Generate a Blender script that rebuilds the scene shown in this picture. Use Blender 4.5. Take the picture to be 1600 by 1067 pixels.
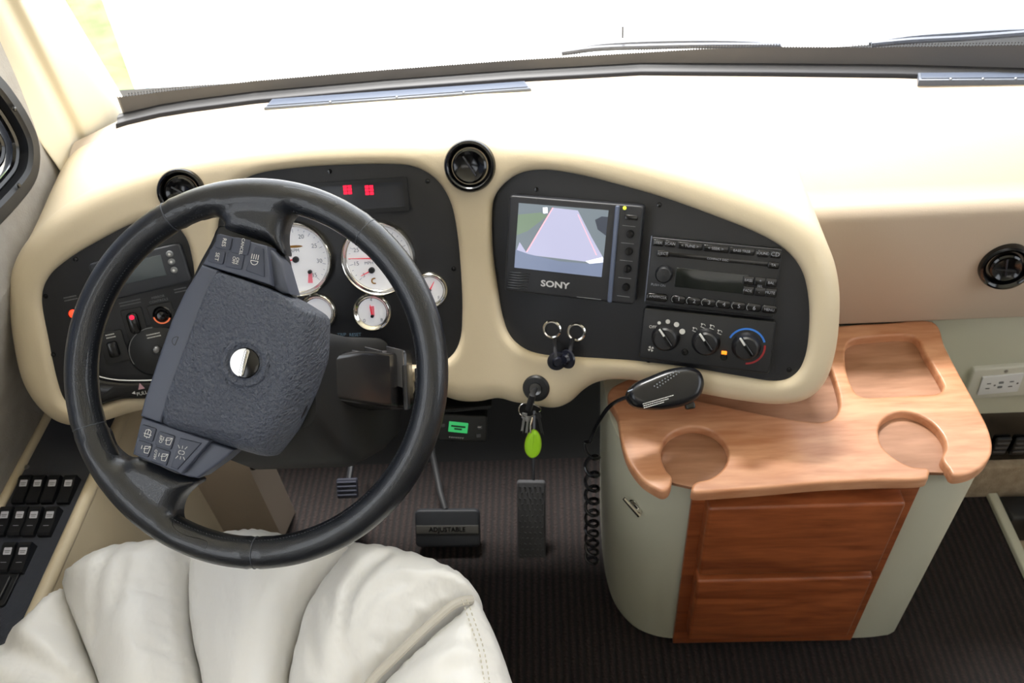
import bpy, bmesh, math, random
import numpy as np
from math import sin, cos, radians, pi, sqrt
from mathutils import Matrix, Vector
from mathutils.geometry import delaunay_2d_cdt

for o in list(bpy.data.objects): bpy.data.objects.remove(o)
S = bpy.context.scene
COL = S.collection
random.seed(4)

# ------------------------------------------------------------------ camera
F_PX, PITCH, YAW, ROLL = 1320., 44.5, 5., 5.8
CAM = np.array([0, 0, 1.55])
_t, _p, _r = map(radians, (PITCH, YAW, ROLL))
FW = np.array([-sin(_p)*cos(_t), cos(_p)*cos(_t), -sin(_t)])
_R0 = np.array([cos(_p), sin(_p), 0]); _U0 = np.cross(_R0, FW)
RT = _R0*cos(_r) - _U0*sin(_r); UP = _U0*cos(_r) + _R0*sin(_r)
cd = bpy.data.cameras.new('camera'); cam = bpy.data.objects.new('camera', cd); COL.objects.link(cam)
cd.sensor_width = 36; cd.lens = F_PX/1600*36; cd.clip_start = .02; cd.clip_end = 200
m = Matrix(((RT[0], UP[0], -FW[0], CAM[0]), (RT[1], UP[1], -FW[1], CAM[1]), (RT[2], UP[2], -FW[2], CAM[2]), (0, 0, 0, 1)))
cam.matrix_world = m
cd.dof.use_dof = True; cd.dof.focus_distance = .97; cd.dof.aperture_fstop = 9
S.camera = cam

# ------------------------------------------------------------------ world, lights, exposure
S.view_settings.view_transform = 'Standard'; S.view_settings.look = 'None'
S.view_settings.gamma = 1; S.view_settings.use_curve_mapping = False
S.view_settings.exposure = 0.0
W_ = bpy.data.worlds.new('sky'); S.world = W_; W_.use_nodes = True
bg = W_.node_tree.nodes['Background']; bg.inputs[0].default_value = (.90, .945, 1.0, 1); bg.inputs[1].default_value = 3.9
def area(name, loc, tgt, sx, sy, power, col=(1, 1, 1)):
    l = bpy.data.lights.new(name, 'AREA'); l.shape = 'RECTANGLE'; l.size = sx; l.size_y = sy; l.energy = power; l.color = col
    o = bpy.data.objects.new(name, l); COL.objects.link(o); o.location = loc
    o.rotation_euler = (Vector(tgt)-Vector(loc)).to_track_quat('-Z', 'Y').to_euler()
    return o
area('ceiling_fill', (.1, -.9, 2.05), (0, .5, .6), 1.2, .7, 4, (1, .97, .93))  # added fill light for the cab interior, no fitting in view
sl = bpy.data.lights.new('sun', 'SUN'); sl.energy = 10; sl.angle = radians(14); sl.color = (1, .98, .94)
so = bpy.data.objects.new('sun', sl); COL.objects.link(so); so.rotation_euler = Vector((.08, -cos(radians(67)), -sin(radians(67)))).to_track_quat('-Z', 'Y').to_euler(); so.location = (0, 4, 6)

# ------------------------------------------------------------------ helpers
def ray(x, y): return FW + RT*(x-800)/F_PX + UP*(533.5-y)/F_PX
def hit(x, y, p, n):
    d = ray(x, y); n = np.array(n, float)
    return CAM + d*(np.dot(np.array(p, float)-CAM, n)/np.dot(d, n))
def HZ(x, y, z): return hit(x, y, (0, 0, z), (0, 0, 1))
def HY(x, y, v): return hit(x, y, (0, v, 0), (0, 1, 0))
def HX(x, y, v): return hit(x, y, (v, 0, 0), (1, 0, 0))

def lin(c):
    return tuple(((v/255)/12.92 if v/255 <= .04045 else ((v/255+.055)/1.055)**2.4) for v in c)
def mat(name, col, rough=.5, metal=0, coat=0, bump=None, emit=None, var=None, spec=.5):
    m = bpy.data.materials.new(name); m.use_nodes = True
    nt = m.node_tree; b = nt.nodes['Principled BSDF']
    c = lin(col)
    b.inputs['Base Color'].default_value = (*c, 1); b.inputs['Roughness'].default_value = rough
    b.inputs['Metallic'].default_value = metal; b.inputs['Coat Weight'].default_value = coat
    b.inputs['Specular IOR Level'].default_value = spec
    tc = nt.nodes.new('ShaderNodeTexCoord')
    if emit: b.inputs['Emission Color'].default_value = (*lin(emit[0]), 1); b.inputs['Emission Strength'].default_value = emit[1]
    if bump:
        kind, sc, st = bump[:3]
        if kind == 'noise':
            t = nt.nodes.new('ShaderNodeTexNoise'); t.inputs['Scale'].default_value = sc; t.inputs['Detail'].default_value = 3; out = t.outputs['Fac']
        elif kind == 'voronoi':
            t = nt.nodes.new('ShaderNodeTexVoronoi'); t.inputs['Scale'].default_value = sc; t.feature = 'DISTANCE_TO_EDGE'; out = t.outputs['Distance']
        else:
            t = nt.nodes.new('ShaderNodeTexWave'); t.inputs['Scale'].default_value = sc; t.inputs['Distortion'].default_value = .3; out = t.outputs['Fac']
        if len(bump) > 3:
            mp = nt.nodes.new('ShaderNodeMapping'); mp.inputs['Scale'].default_value = bump[3]; mp.inputs['Rotation'].default_value = bump[4] if len(bump) > 4 else (0, 0, 0)
            nt.links.new(tc.outputs['Object'], mp.inputs[0]); nt.links.new(mp.outputs[0], t.inputs['Vector'])
        else: nt.links.new(tc.outputs['Object'], t.inputs['Vector'])
        bp = nt.nodes.new('ShaderNodeBump'); bp.inputs['Strength'].default_value = st; bp.inputs['Distance'].default_value = .002
        nt.links.new(out, bp.inputs['Height']); nt.links.new(bp.outputs[0], b.inputs['Normal'])
    if var:
        sc, c2, mscale = var[:3]
        t = nt.nodes.new('ShaderNodeTexNoise'); t.inputs['Scale'].default_value = sc; t.inputs['Detail'].default_value = 4
        mp = nt.nodes.new('ShaderNodeMapping'); mp.inputs['Scale'].default_value = mscale
        nt.links.new(tc.outputs['Object'], mp.inputs[0]); nt.links.new(mp.outputs[0], t.inputs['Vector'])
        r = nt.nodes.new('ShaderNodeValToRGB'); r.color_ramp.elements[0].position = .3; r.color_ramp.elements[1].position = .7
        r.color_ramp.elements[0].color = (*c, 1); r.color_ramp.elements[1].color = (*lin(c2), 1)
        nt.links.new(t.outputs['Fac'], r.inputs[0]); nt.links.new(r.outputs[0], b.inputs['Base Color'])
    return m

def loc_of(o):
    v = Vector((0, 0, 0))
    while o: v += o.location; o = o.parent
    return v
def obj(name, V, F, mats, parent=None, smooth=35, mi=None, org=None, recalc=True):
    V = [Vector(v) for v in V]
    me = bpy.data.meshes.new(name)
    if parent is not None: off = loc_of(parent); loc = Vector((0, 0, 0))
    else:
        xs = [v.x for v in V]; ys = [v.y for v in V]; zs = [v.z for v in V]
        loc = Vector(org) if org is not None else Vector(((min(xs)+max(xs))/2, (min(ys)+max(ys))/2, min(zs))); off = loc
    me.from_pydata([v-off for v in V], [], F)
    if not isinstance(mats, (list, tuple)): mats = [mats]
    for m_ in mats: me.materials.append(m_)
    if mi: me.polygons.foreach_set('material_index', mi)
    if recalc:
        bm = bmesh.new(); bm.from_mesh(me); bmesh.ops.recalc_face_normals(bm, faces=bm.faces); bm.to_mesh(me); bm.free()
    if smooth:
        me.polygons.foreach_set('use_smooth', [True]*len(me.polygons))
        me.set_sharp_from_angle(angle=radians(smooth))
    me.update()
    o = bpy.data.objects.new(name, me); COL.objects.link(o); o.location = loc
    if parent is not None: o.parent = parent
    return o
def tag(o, label, cat, group=None):
    o['label'] = label; o['category'] = cat
    if group: o['group'] = group
    return o
def struct(o): o['kind'] = 'structure'; return o
def thing(name, label, cat, loc, group=None):
    o = bpy.data.objects.new(name, None); COL.objects.link(o); o.location = Vector(loc); o.empty_display_size = .02
    return tag(o, label, cat, group)

class MB:
    def __init__(s): s.V = []; s.F = []; s.I = []
    def add(s, vf, M=None, mi=0):
        V, F = vf; n = len(s.V)
        for v in V:
            v = Vector(v if len(v) == 3 else (v[0], v[1], 0)); s.V.append(M @ v if M is not None else v)
        for f in F: s.F.append([i+n for i in f]); s.I.append(mi)
        return s
    def build(s, name, mats, parent=None, smooth=35, **k): return obj(name, s.V, s.F, mats, parent, smooth, mi=s.I, **k)

def signed_area(P): return sum(P[i][0]*P[(i+1) % len(P)][1]-P[(i+1) % len(P)][0]*P[i][1] for i in range(len(P)))/2
def inset(P, d):
    n = len(P); out = []
    for i in range(n):
        a, b, c = np.array(P[i-1]), np.array(P[i]), np.array(P[(i+1) % n])
        e1 = b-a; e2 = c-b; e1 = e1/(np.linalg.norm(e1)+1e-12); e2 = e2/(np.linalg.norm(e2)+1e-12)
        n1 = np.array((-e1[1], e1[0])); n2 = np.array((-e2[1], e2[0]))
        nn = n1+n2; L = np.linalg.norm(nn)
        if L < 1e-6: nn = n1; k = 1
        else: nn = nn/L; k = min(1/max(np.dot(nn, n1), .3), 2)
        out.append(tuple(b+nn*d*k))
    return out
def prism(P, d, bev=.001, seg=3, z0=0):
    P = [tuple(p) for p in P]
    if signed_area(P) < 0: P = P[::-1]
    n = len(P); rings = [(P, z0)]; bev = min(bev, d*.98)
    for k in range(seg+1):
        a = k/seg*pi/2
        rings.append((inset(P, bev*(1-cos(a))), z0+d-bev+bev*sin(a)))
    V = []; F = []
    for R, z in rings: V += [(p[0], p[1], z) for p in R]
    for r in range(len(rings)-1):
        for i in range(n): F.append([r*n+i, r*n+(i+1) % n, (r+1)*n+(i+1) % n, (r+1)*n+i])
    F.append(list(range(n))[::-1]); F.append([(len(rings)-1)*n+i for i in range(n)])
    return V, F
def rrect(w, h, r, k=5):
    P = []; r = min(r, w/2*.99, h/2*.99)
    for cx, cy, a0 in ((w/2-r, h/2-r, 0), (-w/2+r, h/2-r, 90), (-w/2+r, -h/2+r, 180), (w/2-r, -h/2+r, 270)):
        for i in range(k+1): a = radians(a0+90*i/k); P.append((cx+r*cos(a), cy+r*sin(a)))
    return P
def rbox(w, h, d, r=.002, bev=.001, z0=0):
    r = min(max(r, bev*1.3), w/2*.98, h/2*.98); bev = min(bev, r*.8, d*.9)
    return prism(rrect(w, h, r), d, bev, z0=z0)
def lathe(pr, seg=40):
    V = []; F = []; n = len(pr)
    for j in range(seg):
        a = 2*pi*j/seg
        for r, z in pr: V.append((r*cos(a), r*sin(a), z))
    for j in range(seg):
        for i in range(n-1):
            F.append([j*n+i, ((j+1) % seg)*n+i, ((j+1) % seg)*n+i+1, j*n+i+1])
    F2 = []
    for f in F:   # collapse poles
        F2.append(f)
    return V, F2
def disc(r, z=0, seg=40): return [(r*cos(2*pi*i/seg), r*sin(2*pi*i/seg), z) for i in range(seg)], [list(range(seg))]
def ringflat(r0, r1, z=0, a0=0, a1=360, seg=40):
    V = []; F = []
    for i in range(seg+1):
        a = radians(a0+(a1-a0)*i/seg); V += [(r0*cos(a), r0*sin(a), z), (r1*cos(a), r1*sin(a), z)]
    for i in range(seg): F.append([2*i, 2*i+1, 2*i+3, 2*i+2])
    return V, F
def tube(pts, r, seg=10, closed=False):
    P = [Vector(p) for p in pts]; n = len(P); V = []; F = []
    rr = r if isinstance(r, (list, tuple)) else [r]*n
    prev = None
    for i in range(n):
        if closed: t = (P[(i+1) % n]-P[i-1])
        else: t = P[min(i+1, n-1)]-P[max(i-1, 0)]
        t.normalize()
        if prev is None:
            a = Vector((0, 0, 1)) if abs(t.z) < .9 else Vector((1, 0, 0)); u = t.cross(a).normalized()
        else: u = (prev-t*prev.dot(t)).normalized()
        prev = u; w = t.cross(u)
        for j in range(seg):
            a = 2*pi*j/seg; V.append(P[i]+(u*cos(a)+w*sin(a))*rr[i])
    for i in range(n if closed else n-1):
        for j in range(seg):
            a = i*seg+j; b = i*seg+(j+1) % seg; c = ((i+1) % n)*seg+(j+1) % seg; d = ((i+1) % n)*seg+j; F.append([a, b, c, d])
    if not closed: F.append(list(range(seg))[::-1]); F.append([(n-1)*seg+j for j in range(seg)])
    return V, F
def cr(P, closed=True, step=.004):
    P = [np.array(p, float) for p in P]; n = len(P); out = []
    for i in range(n if closed else n-1):
        if closed: a, b, c, d = P[i-1], P[i], P[(i+1) % n], P[(i+2) % n]
        else: a, b, c, d = P[max(i-1, 0)], P[i], P[i+1], P[min(i+2, n-1)]
        k = max(1, int(round(np.linalg.norm(c-b)/step)))
        for j in range(k):
            t = j/k
            out.append(.5*((2*b)+(-a+c)*t+(2*a-5*b+4*c-d)*t*t+(-a+3*b-3*c+d)*t**3))
    if not closed: out.append(P[-1])
    return out
_tc = {}
def text_vf(s, size, bold=0, align='CENTER'):
    k = (s, align, bold)
    if k not in _tc:
        c = bpy.data.curves.new('t', 'FONT'); c.body = s; c.size = 1; c.align_x = align; c.align_y = 'CENTER'; c.offset = bold
        c.resolution_u = 3
        o = bpy.data.objects.new('t', c); COL.objects.link(o)
        dg = bpy.context.evaluated_depsgraph_get(); me = bpy.data.meshes.new_from_object(o.evaluated_get(dg))
        _tc[k] = ([tuple(v.co) for v in me.vertices], [list(p.vertices) for p in me.polygons])
        bpy.data.objects.remove(o); bpy.data.curves.remove(c); bpy.data.meshes.remove(me)
    V, F = _tc[k]
    return [(v[0]*size, v[1]*size, 0) for v in V], F

class Panel:
    """a plane in the cab with its own right / up axes"""
    def __init__(s, p, n):
        s.p = np.array(p, float); s.n = np.array(n, float)/np.linalg.norm(n)
        s.a = np.cross((0, 0, 1), s.n); s.a /= np.linalg.norm(s.a); s.b = np.cross(s.n, s.a)
    def P(s, px, py, off=0): return hit(px, py, s.p+s.n*off, s.n)
    def uv(s, px, py, off=0): d = s.P(px, py, off)-s.p; return (float(d@s.a), float(d@s.b))
    def M(s, u=0, v=0, off=0, rot=0):
        o = s.p+s.a*u+s.b*v+s.n*off
        M = Matrix(((s.a[0], s.b[0], s.n[0], o[0]), (s.a[1], s.b[1], s.n[1], o[1]), (s.a[2], s.b[2], s.n[2], o[2]), (0, 0, 0, 1)))
        return M @ Matrix.Rotation(rot, 4, 'Z')
    def at(s, px, py, off=0, rot=0): u, v = s.uv(px, py, off); return s.M(u, v, off, rot)
    def rect(s, q, off=0):
        A = [np.array(s.uv(*t, off)) for t in q]   # TL TR BR BL
        c = sum(A)/4; w = (np.linalg.norm(A[1]-A[0])+np.linalg.norm(A[2]-A[3]))/2; h = (np.linalg.norm(A[3]-A[0])+np.linalg.norm(A[2]-A[1]))/2
        e = (A[1]-A[0])+(A[2]-A[3]); g = (A[0]-A[3])+(A[1]-A[2])
        r1 = math.atan2(e[1], e[0]); r2 = math.atan2(-g[0], g[1])
        rot = (r1*w+r2*h)/(w+h)
        return s.M(c[0], c[1], off, rot), w, h
    def poly(s, pts, off=0): return [s.uv(*t, off) for t in pts]
def tilt(yaw, t): a = radians(yaw); t = radians(t); return (sin(a)*cos(t), -cos(a)*cos(t), sin(t))
def bilerp_px(q, u, v):
    q = [np.array(t, float) for t in q]; return (q[0]*(1-u)+q[1]*u)*(1-v)+(q[3]*(1-u)+q[2]*u)*v

def seg_dist(P, poly, closed=True):
    P = np.asarray(P); A = np.asarray(poly); B = np.roll(A, -1, 0)
    if not closed: A, B = A[:-1], B[:-1]
    best = np.full(len(P), 1e9)
    for a, b in zip(A, B):
        ab = b-a; L = ab@ab+1e-15
        t = np.clip(((P-a)@ab)/L, 0, 1); d = P-a-t[:, None]*ab
        best = np.minimum(best, (d*d).sum(1))
    return np.sqrt(best)
def inside(P, poly):
    P = np.asarray(P); A = np.asarray(poly); B = np.roll(A, -1, 0); r = np.zeros(len(P), bool)
    for a, b in zip(A, B):
        c = ((a[1] > P[:, 1]) != (b[1] > P[:, 1]))
        with np.errstate(divide='ignore', invalid='ignore'):
            x = (b[0]-a[0])*(P[:, 1]-a[1])/(b[1]-a[1])+a[0]
        r ^= c & (P[:, 0] < x)
    return r
def sheet(outer, holes, hfun, mp, step=.008, rings=(), skirt=None, hskirt=None):
    loops = [np.asarray(outer, float)]+[np.asarray(h, float) for h in holes]
    pts = []; edges = []
    for L in loops:
        n0 = len(pts); pts += [tuple(p) for p in L]; edges += [(n0+i, n0+(i+1) % len(L)) for i in range(len(L))]
    cand = []
    for li, L in enumerate(loops):
        Lp = [tuple(p) for p in L]
        sg = 1 if signed_area(Lp) > 0 else -1
        if li: sg = -sg
        for r in rings: cand += [(p, r) for p in inset(Lp, r*sg)]
    mn = loops[0].min(0); mx = loops[0].max(0); rmax = max(rings) if rings else step*.3
    row = 0; y = mn[1]
    while y < mx[1]:
        x = mn[0]+(step/2 if row % 2 else 0)
        while x < mx[0]: cand.append(((x, y), rmax+step*.45)); x += step
        y += step*.866; row += 1
    C = np.array([c[0] for c in cand]); Rr = np.array([c[1] for c in cand])
    D = np.full(len(C), 1e9)
    for L in loops: D = np.minimum(D, seg_dist(C, L))
    ok = inside(C, loops[0])
    for L in loops[1:]: ok &= ~inside(C, L)
    ok &= D > Rr*.93
    pts += [tuple(p) for p in C[ok]]
    vo, eo, fo, ov, oe, of = delaunay_2d_cdt([Vector(p) for p in pts], edges, [], 0, 1e-7)
    vo = np.array([tuple(v) for v in vo]); fo = [list(f) for f in fo]
    cen = np.array([vo[f].mean(0) for f in fo]); k = inside(cen, loops[0])
    for L in loops[1:]: k &= ~inside(cen, L)
    F = [f for f, q in zip(fo, k) if q]
    Do = seg_dist(vo, loops[0]); Dh = np.full(len(vo), 1e9)
    for L in loops[1:]: Dh = np.minimum(Dh, seg_dist(vo, L))
    H = hfun(vo, Do, Dh)
    V = [tuple(mp(v[0], v[1], h)) for v, h in zip(vo, H)]
    inv = {}
    for i, l in enumerate(ov):
        for j in l: inv[j] = i
    n0 = 0
    for li, L in enumerate(loops):
        idx = [inv[n0+i] for i in range(len(L))]; n0 += len(L)
        fn = hskirt if li else skirt
        if fn is None: continue
        prev = idx
        rows = [fn(V[i], vo[i]) for i in idx]
        for r in range(len(rows[0])):
            cur = []
            for q in rows: V.append(tuple(q[r])); cur.append(len(V)-1)
            for i in range(len(idx)): j = (i+1) % len(idx); F.append([prev[i], prev[j], cur[j], cur[i]])
            prev = cur
    return V, F

# ------------------------------------------------------------------ materials
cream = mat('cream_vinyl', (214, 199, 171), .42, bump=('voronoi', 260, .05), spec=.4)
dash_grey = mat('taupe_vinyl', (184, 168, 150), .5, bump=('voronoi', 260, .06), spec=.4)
pillar_m = mat('cream_pillar', (232, 222, 198), .55)
green_wall = mat('sage_cream_laminate', (196, 195, 176), .42)
wall_fab = mat('grey_wall_fabric', (172, 168, 162), .85, bump=('noise', 300, .4), var=(30, (160, 155, 148), (1, 1, 1)))
blk = mat('black_plastic', (22, 23, 26), .45)
blk_pan = mat('black_panel', (30, 31, 36), .42, bump=('noise', 900, .1))
blk_gloss = mat('gloss_black', (9, 9, 11), .15)
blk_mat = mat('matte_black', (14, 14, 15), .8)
leather_blk = mat('black_leather', (22, 25, 31), .3, coat=.35, bump=('voronoi', 700, .25))
pad_m = mat('grained_pad', (80, 85, 98), .42, bump=('noise', 330, 1.0, (1, .4, 1), (0, 0, .35)))
pad_m.node_tree.nodes['Bump'].inputs['Distance'].default_value = .006
hub_m = mat('charcoal_plastic', (74, 79, 94), .48, bump=('noise', 1200, .1))
btn_m = mat('button_charcoal', (60, 65, 80), .5)
white_p = mat('white_print', (215, 215, 212), .6)
grey_p = mat('grey_print', (120, 122, 125), .6)
chrome = mat('chrome', (206, 204, 198), .12, 1)
steel = mat('brushed_steel', (150, 150, 150), .35, 1)
dial_m = mat('white_dial', (238, 238, 242), .5, emit=((235, 238, 250), .25))  # faint glow added to lift the dial faces, which have no backlight
red_m = mat('red_needle', (225, 40, 60), .4, emit=((255, 40, 60), .25))
pink_m = mat('pink_zone', (240, 130, 150), .5, emit=((255, 120, 140), .15))
gold_m = mat('gold_print', (160, 115, 40), .5)
seat_m = mat('ivory_leather', (233, 231, 227), .36, bump=('noise', 30, .55, (1, .5, 1), (0, 0, .4)), spec=.45)
seat_dk = mat('seat_piping', (190, 184, 172), .45)
def wood(name, c1, c2, rough=.3, coat=.25, rot=0):
    m = bpy.data.materials.new(name); m.use_nodes = True; nt = m.node_tree; b = nt.nodes['Principled BSDF']
    tc = nt.nodes.new('ShaderNodeTexCoord'); mp = nt.nodes.new('ShaderNodeMapping'); mp.inputs['Scale'].default_value = (2.2, 13, 13); mp.inputs['Rotation'].default_value = (0, 0, rot)
    n1 = nt.nodes.new('ShaderNodeTexNoise'); n1.inputs['Scale'].default_value = 2.4; n1.inputs['Detail'].default_value = 6; n1.inputs['Distortion'].default_value = 1.2
    n2 = nt.nodes.new('ShaderNodeTexNoise'); n2.inputs['Scale'].default_value = 9; n2.inputs['Detail'].default_value = 8
    nt.links.new(tc.outputs['Object'], mp.inputs[0]); nt.links.new(mp.outputs[0], n1.inputs[0]); nt.links.new(mp.outputs[0], n2.inputs[0])
    ad = nt.nodes.new('ShaderNodeMath'); ad.operation = 'MULTIPLY_ADD'; ad.inputs[1].default_value = .35; nt.links.new(n2.outputs[0], ad.inputs[0]); 
    sc = nt.nodes.new('ShaderNodeMath'); sc.operation = 'MULTIPLY'; sc.inputs[1].default_value = .65; nt.links.new(n1.outputs[0], sc.inputs[0]); nt.links.new(sc.outputs[0], ad.inputs[2])
    r = nt.nodes.new('ShaderNodeValToRGB'); r.color_ramp.elements[0].position = .36; r.color_ramp.elements[1].position = .62
    r.color_ramp.elements[0].color = (*lin(c1), 1); r.color_ramp.elements[1].color = (*lin(c2), 1)
    nt.links.new(ad.outputs[0], r.inputs[0]); nt.links.new(r.outputs[0], b.inputs['Base Color'])
    b.inputs['Roughness'].default_value = rough; b.inputs['Coat Weight'].default_value = coat; b.inputs['Coat Roughness'].default_value = .2
    return m
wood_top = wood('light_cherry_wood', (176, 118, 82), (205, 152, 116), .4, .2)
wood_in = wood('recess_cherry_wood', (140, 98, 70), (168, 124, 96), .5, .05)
wood_fr = wood('dark_cherry_wood', (124, 62, 32), (168, 92, 52), .35, .3)
def carpet_mat():
    m = bpy.data.materials.new('ribbed_brown_carpet'); m.use_nodes = True; nt = m.node_tree; b = nt.nodes['Principled BSDF']
    tc = nt.nodes.new('ShaderNodeTexCoord'); w = nt.nodes.new('ShaderNodeTexWave'); w.inputs['Scale'].default_value = 22; w.inputs['Distortion'].default_value = 1.0; w.inputs['Detail'].default_value = 2; w.inputs['Detail Scale'].default_value = 6
    n = nt.nodes.new('ShaderNodeTexNoise'); n.inputs['Scale'].default_value = 220
    nt.links.new(tc.outputs['Object'], w.inputs[0]); nt.links.new(tc.outputs['Object'], n.inputs[0])
    r = nt.nodes.new('ShaderNodeValToRGB'); r.color_ramp.elements[0].color = (*lin((18, 14, 14)), 1); r.color_ramp.elements[1].color = (*lin((44, 33, 30)), 1)
    mu = nt.nodes.new('ShaderNodeMath'); mu.operation = 'MULTIPLY'; nt.links.new(w.outputs['Fac'], mu.inputs[0]); nt.links.new(n.outputs[0], mu.inputs[1])
    m2 = nt.nodes.new('ShaderNodeMath'); m2.operation = 'MULTIPLY'; m2.inputs[1].default_value = 1.6; nt.links.new(mu.outputs[0], m2.inputs[0])
    nt.links.new(m2.outputs[0], r.inputs[0]); nt.links.new(r.outputs[0], b.inputs['Base Color']); b.inputs['Roughness'].default_value = .95
    bp = nt.nodes.new('ShaderNodeBump'); bp.inputs['Distance'].default_value = .006; nt.links.new(mu.outputs[0], bp.inputs['Height']); nt.links.new(bp.outputs[0], b.inputs['Normal'])
    return m
carpet = carpet_mat()
beige_carpet = mat('beige_carpet', (176, 158, 134), .95, bump=('noise', 250, 1.0), var=(60, (150, 132, 110), (1, 1, 1)))
carbon = mat('blue_grey_weave', (56, 60, 74), .4, bump=('wave', 130, .5, (1, 1, 1), (0, 0, .8)))
def glass_mat(name='clear_glass', col=(1, 1, 1), f=.06):
    m = bpy.data.materials.new(name); m.use_nodes = True; nt = m.node_tree; nt.nodes.remove(nt.nodes['Principled BSDF'])
    t = nt.nodes.new('ShaderNodeBsdfTransparent'); t.inputs[0].default_value = (*col, 1); g = nt.nodes.new('ShaderNodeBsdfGlossy'); g.inputs['Roughness'].default_value = .02
    mx = nt.nodes.new('ShaderNodeMixShader'); mx.inputs[0].default_value = f
    nt.links.new(t.outputs[0], mx.inputs[1]); nt.links.new(g.outputs[0], mx.inputs[2]); nt.links.new(mx.outputs[0], nt.nodes['Material Output'].inputs[0])
    return m
glass = glass_mat()
rubber = mat('black_rubber', (30, 30, 36), .5)
frit = mat('grey_frit', (92, 90, 92), .7)
coolgrey = mat('grey_slotted_plastic', (104, 110, 122), .45)

seat_m.node_tree.nodes['Bump'].inputs['Distance'].default_value = .006
# ------------------------------------------------------------------ dash surface definition
nG = tilt(0, 30); nR = tilt(-14, 30); nL = tilt(15, 30)
G = Panel((0, .95, .74), nG); R = Panel((-.10, .955, .74), nR); Lp = Panel((-.47, .955, .74), nL)
def _py(pan, x, z): p, n = pan.p, pan.n; return p[1]-(n[0]*(x-p[0])+n[2]*(z-p[2]))/n[1]
def smin(a, b, k=.022):
    h = max(k-abs(a-b), 0)/k; return min(a, b)-h*h*k/4
def Sy(x, z): return smin(smin(_py(G, x, z), _py(R, x, z)), _py(Lp, x, z))
def Snrm(x, z):
    e = .003; dx = (Sy(x+e, z)-Sy(x-e, z))/(2*e); dz = (Sy(x, z+e)-Sy(x, z-e))/(2*e)
    n = np.array((dx, -1, dz)); return n/np.linalg.norm(n)
CZ = cos(radians(30))
def shit(px, py):
    d = ray(px, py); t = 1.2
    for _ in range(12):
        P = CAM+d*t; g = P[1]-Sy(P[0], P[2]); e = 1e-4; Q = CAM+d*(t+e); g2 = Q[1]-Sy(Q[0], Q[2]); t -= g*e/(g2-g)
    return CAM+d*t
def s2(px, py): P = shit(px, py); return (P[0], P[2]/CZ)
def smap(x, v, h):
    z = v*CZ; return np.array((x, Sy(x, z), z))+Snrm(x, z)*h

WS = [HZ(*q, .87) for q in ((190, 192), (250, 178), (300, 170), (400, 157), (600, 139), (800, 124), (1000, 113), (1200, 114), (1400, 116), (1600, 122))]
WSx = [p[0] for p in WS]; WSy = [p[1] for p in WS]
def wy(x):  # windshield base line in plan
    if x < WSx[0]: return WSy[0]-1.2*(WSx[0]-x)
    if x > WSx[-1]: return WSy[-1]-.25*(x-WSx[-1])
    return float(np.interp(x, WSx, WSy))

# ------------------------------------------------------------------ dashboard
dash = thing('dashboard', 'large cream moulded dashboard across the cab under the windshield', 'dashboard', (0, 1.05, .6))
outer_px = [(100, 672), (60, 652), (27, 605), (10, 535), (4, 465), (10, 420), (35, 375), (85, 328), (150, 290), (220, 262), (300, 242), (400, 227), (500, 217), (600, 214), (680, 215), (708, 208), (735, 203), (762, 208), (790, 215), (850, 218), (920, 226), (1000, 243), (1080, 266), (1160, 294), (1228, 322), (1276, 356), (1302, 400), (1314, 450), (1315, 505), (1308, 560), (1292, 605), (1262, 632), (1215, 640), (1150, 633), (1080, 620), (1010, 605), (960, 600), (928, 605), (906, 618), (886, 636), (862, 645), (830, 641), (800, 636), (775, 630), (745, 635), (715, 634), (685, 624), (650, 606), (600, 600), (520, 612), (420, 630), (320, 640), (240, 645), (200, 652), (150, 667)]
hl_px = [(62, 470), (73, 434), (105, 405), (150, 378), (200, 352), (235, 341), (265, 348), (288, 372), (298, 405), (302, 440), (302, 500), (296, 560), (285, 600), (260, 617), (225, 621), (190, 623), (160, 633), (125, 640), (100, 630), (86, 596), (72, 530)]
hc_px = [(335, 480), (333, 400), (340, 335), (362, 292), (400, 272), (470, 262), (540, 258), (600, 257), (645, 261), (680, 281), (702, 315), (713, 365), (719, 430), (721, 490), (717, 535), (700, 562), (670, 572), (600, 572), (500, 578), (400, 585), (350, 560)]
hr_px = [(790, 284), (815, 270), (850, 266), (905, 274), (960, 288), (1040, 311), (1120, 340), (1180, 364), (1225, 390), (1252, 422), (1263, 462), (1265, 510), (1259, 558), (1243, 587), (1212, 598), (1150, 589), (1080, 577), (1000, 567), (950, 563), (900, 560), (850, 557), (818, 548), (795, 528), (783, 497), (775, 450), (768, 400), (766, 350), (770, 310)]
out2 = cr([s2(*q) for q in outer_px], True, .006)
holes2 = [cr([s2(*q) for q in h], True, .005) for h in (hl_px, hc_px, hr_px)]
vent_c = np.array(s2(735, 259))
RO, RH = .030, .011
def pod_h(vo, Do, Dh):
    a = np.clip(RO-Do, 0, RO); b = np.clip(RH-Dh, 0, RH)
    h = -(RO-np.sqrt(RO*RO-a*a))-(RH-np.sqrt(RH*RH-b*b))
    d = np.linalg.norm(vo-vent_c, axis=1); h += .006*np.exp(-(d/.045)**4)
    return h
def pod_skirt(P, uv):
    P = np.array(P); w = min(max((P[2]-.80)/.05, 0), 1); w = w*w*(3-2*w); rows = []
    ye = max(wy(P[0])-.005, P[1]+.06) if w > 0 else max(min(P[1]+.30, 1.16), P[1]+.04)
    if P[2] < .72: ye = P[1]+.16
    x0 = P[0]
    for t in (.03, .08, .16, .28, .42, .6, .8, 1):
        s = t*t*(3-2*t)
        rows.append((x0, P[1]+(ye-P[1])*t, P[2]+w*(.868-P[2])*s))
    return rows
def pod_hskirt(P, uv):
    P = np.array(P); n = Snrm(uv[0], uv[1]*CZ); return [P-n*.012, P-n*.03]
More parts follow.
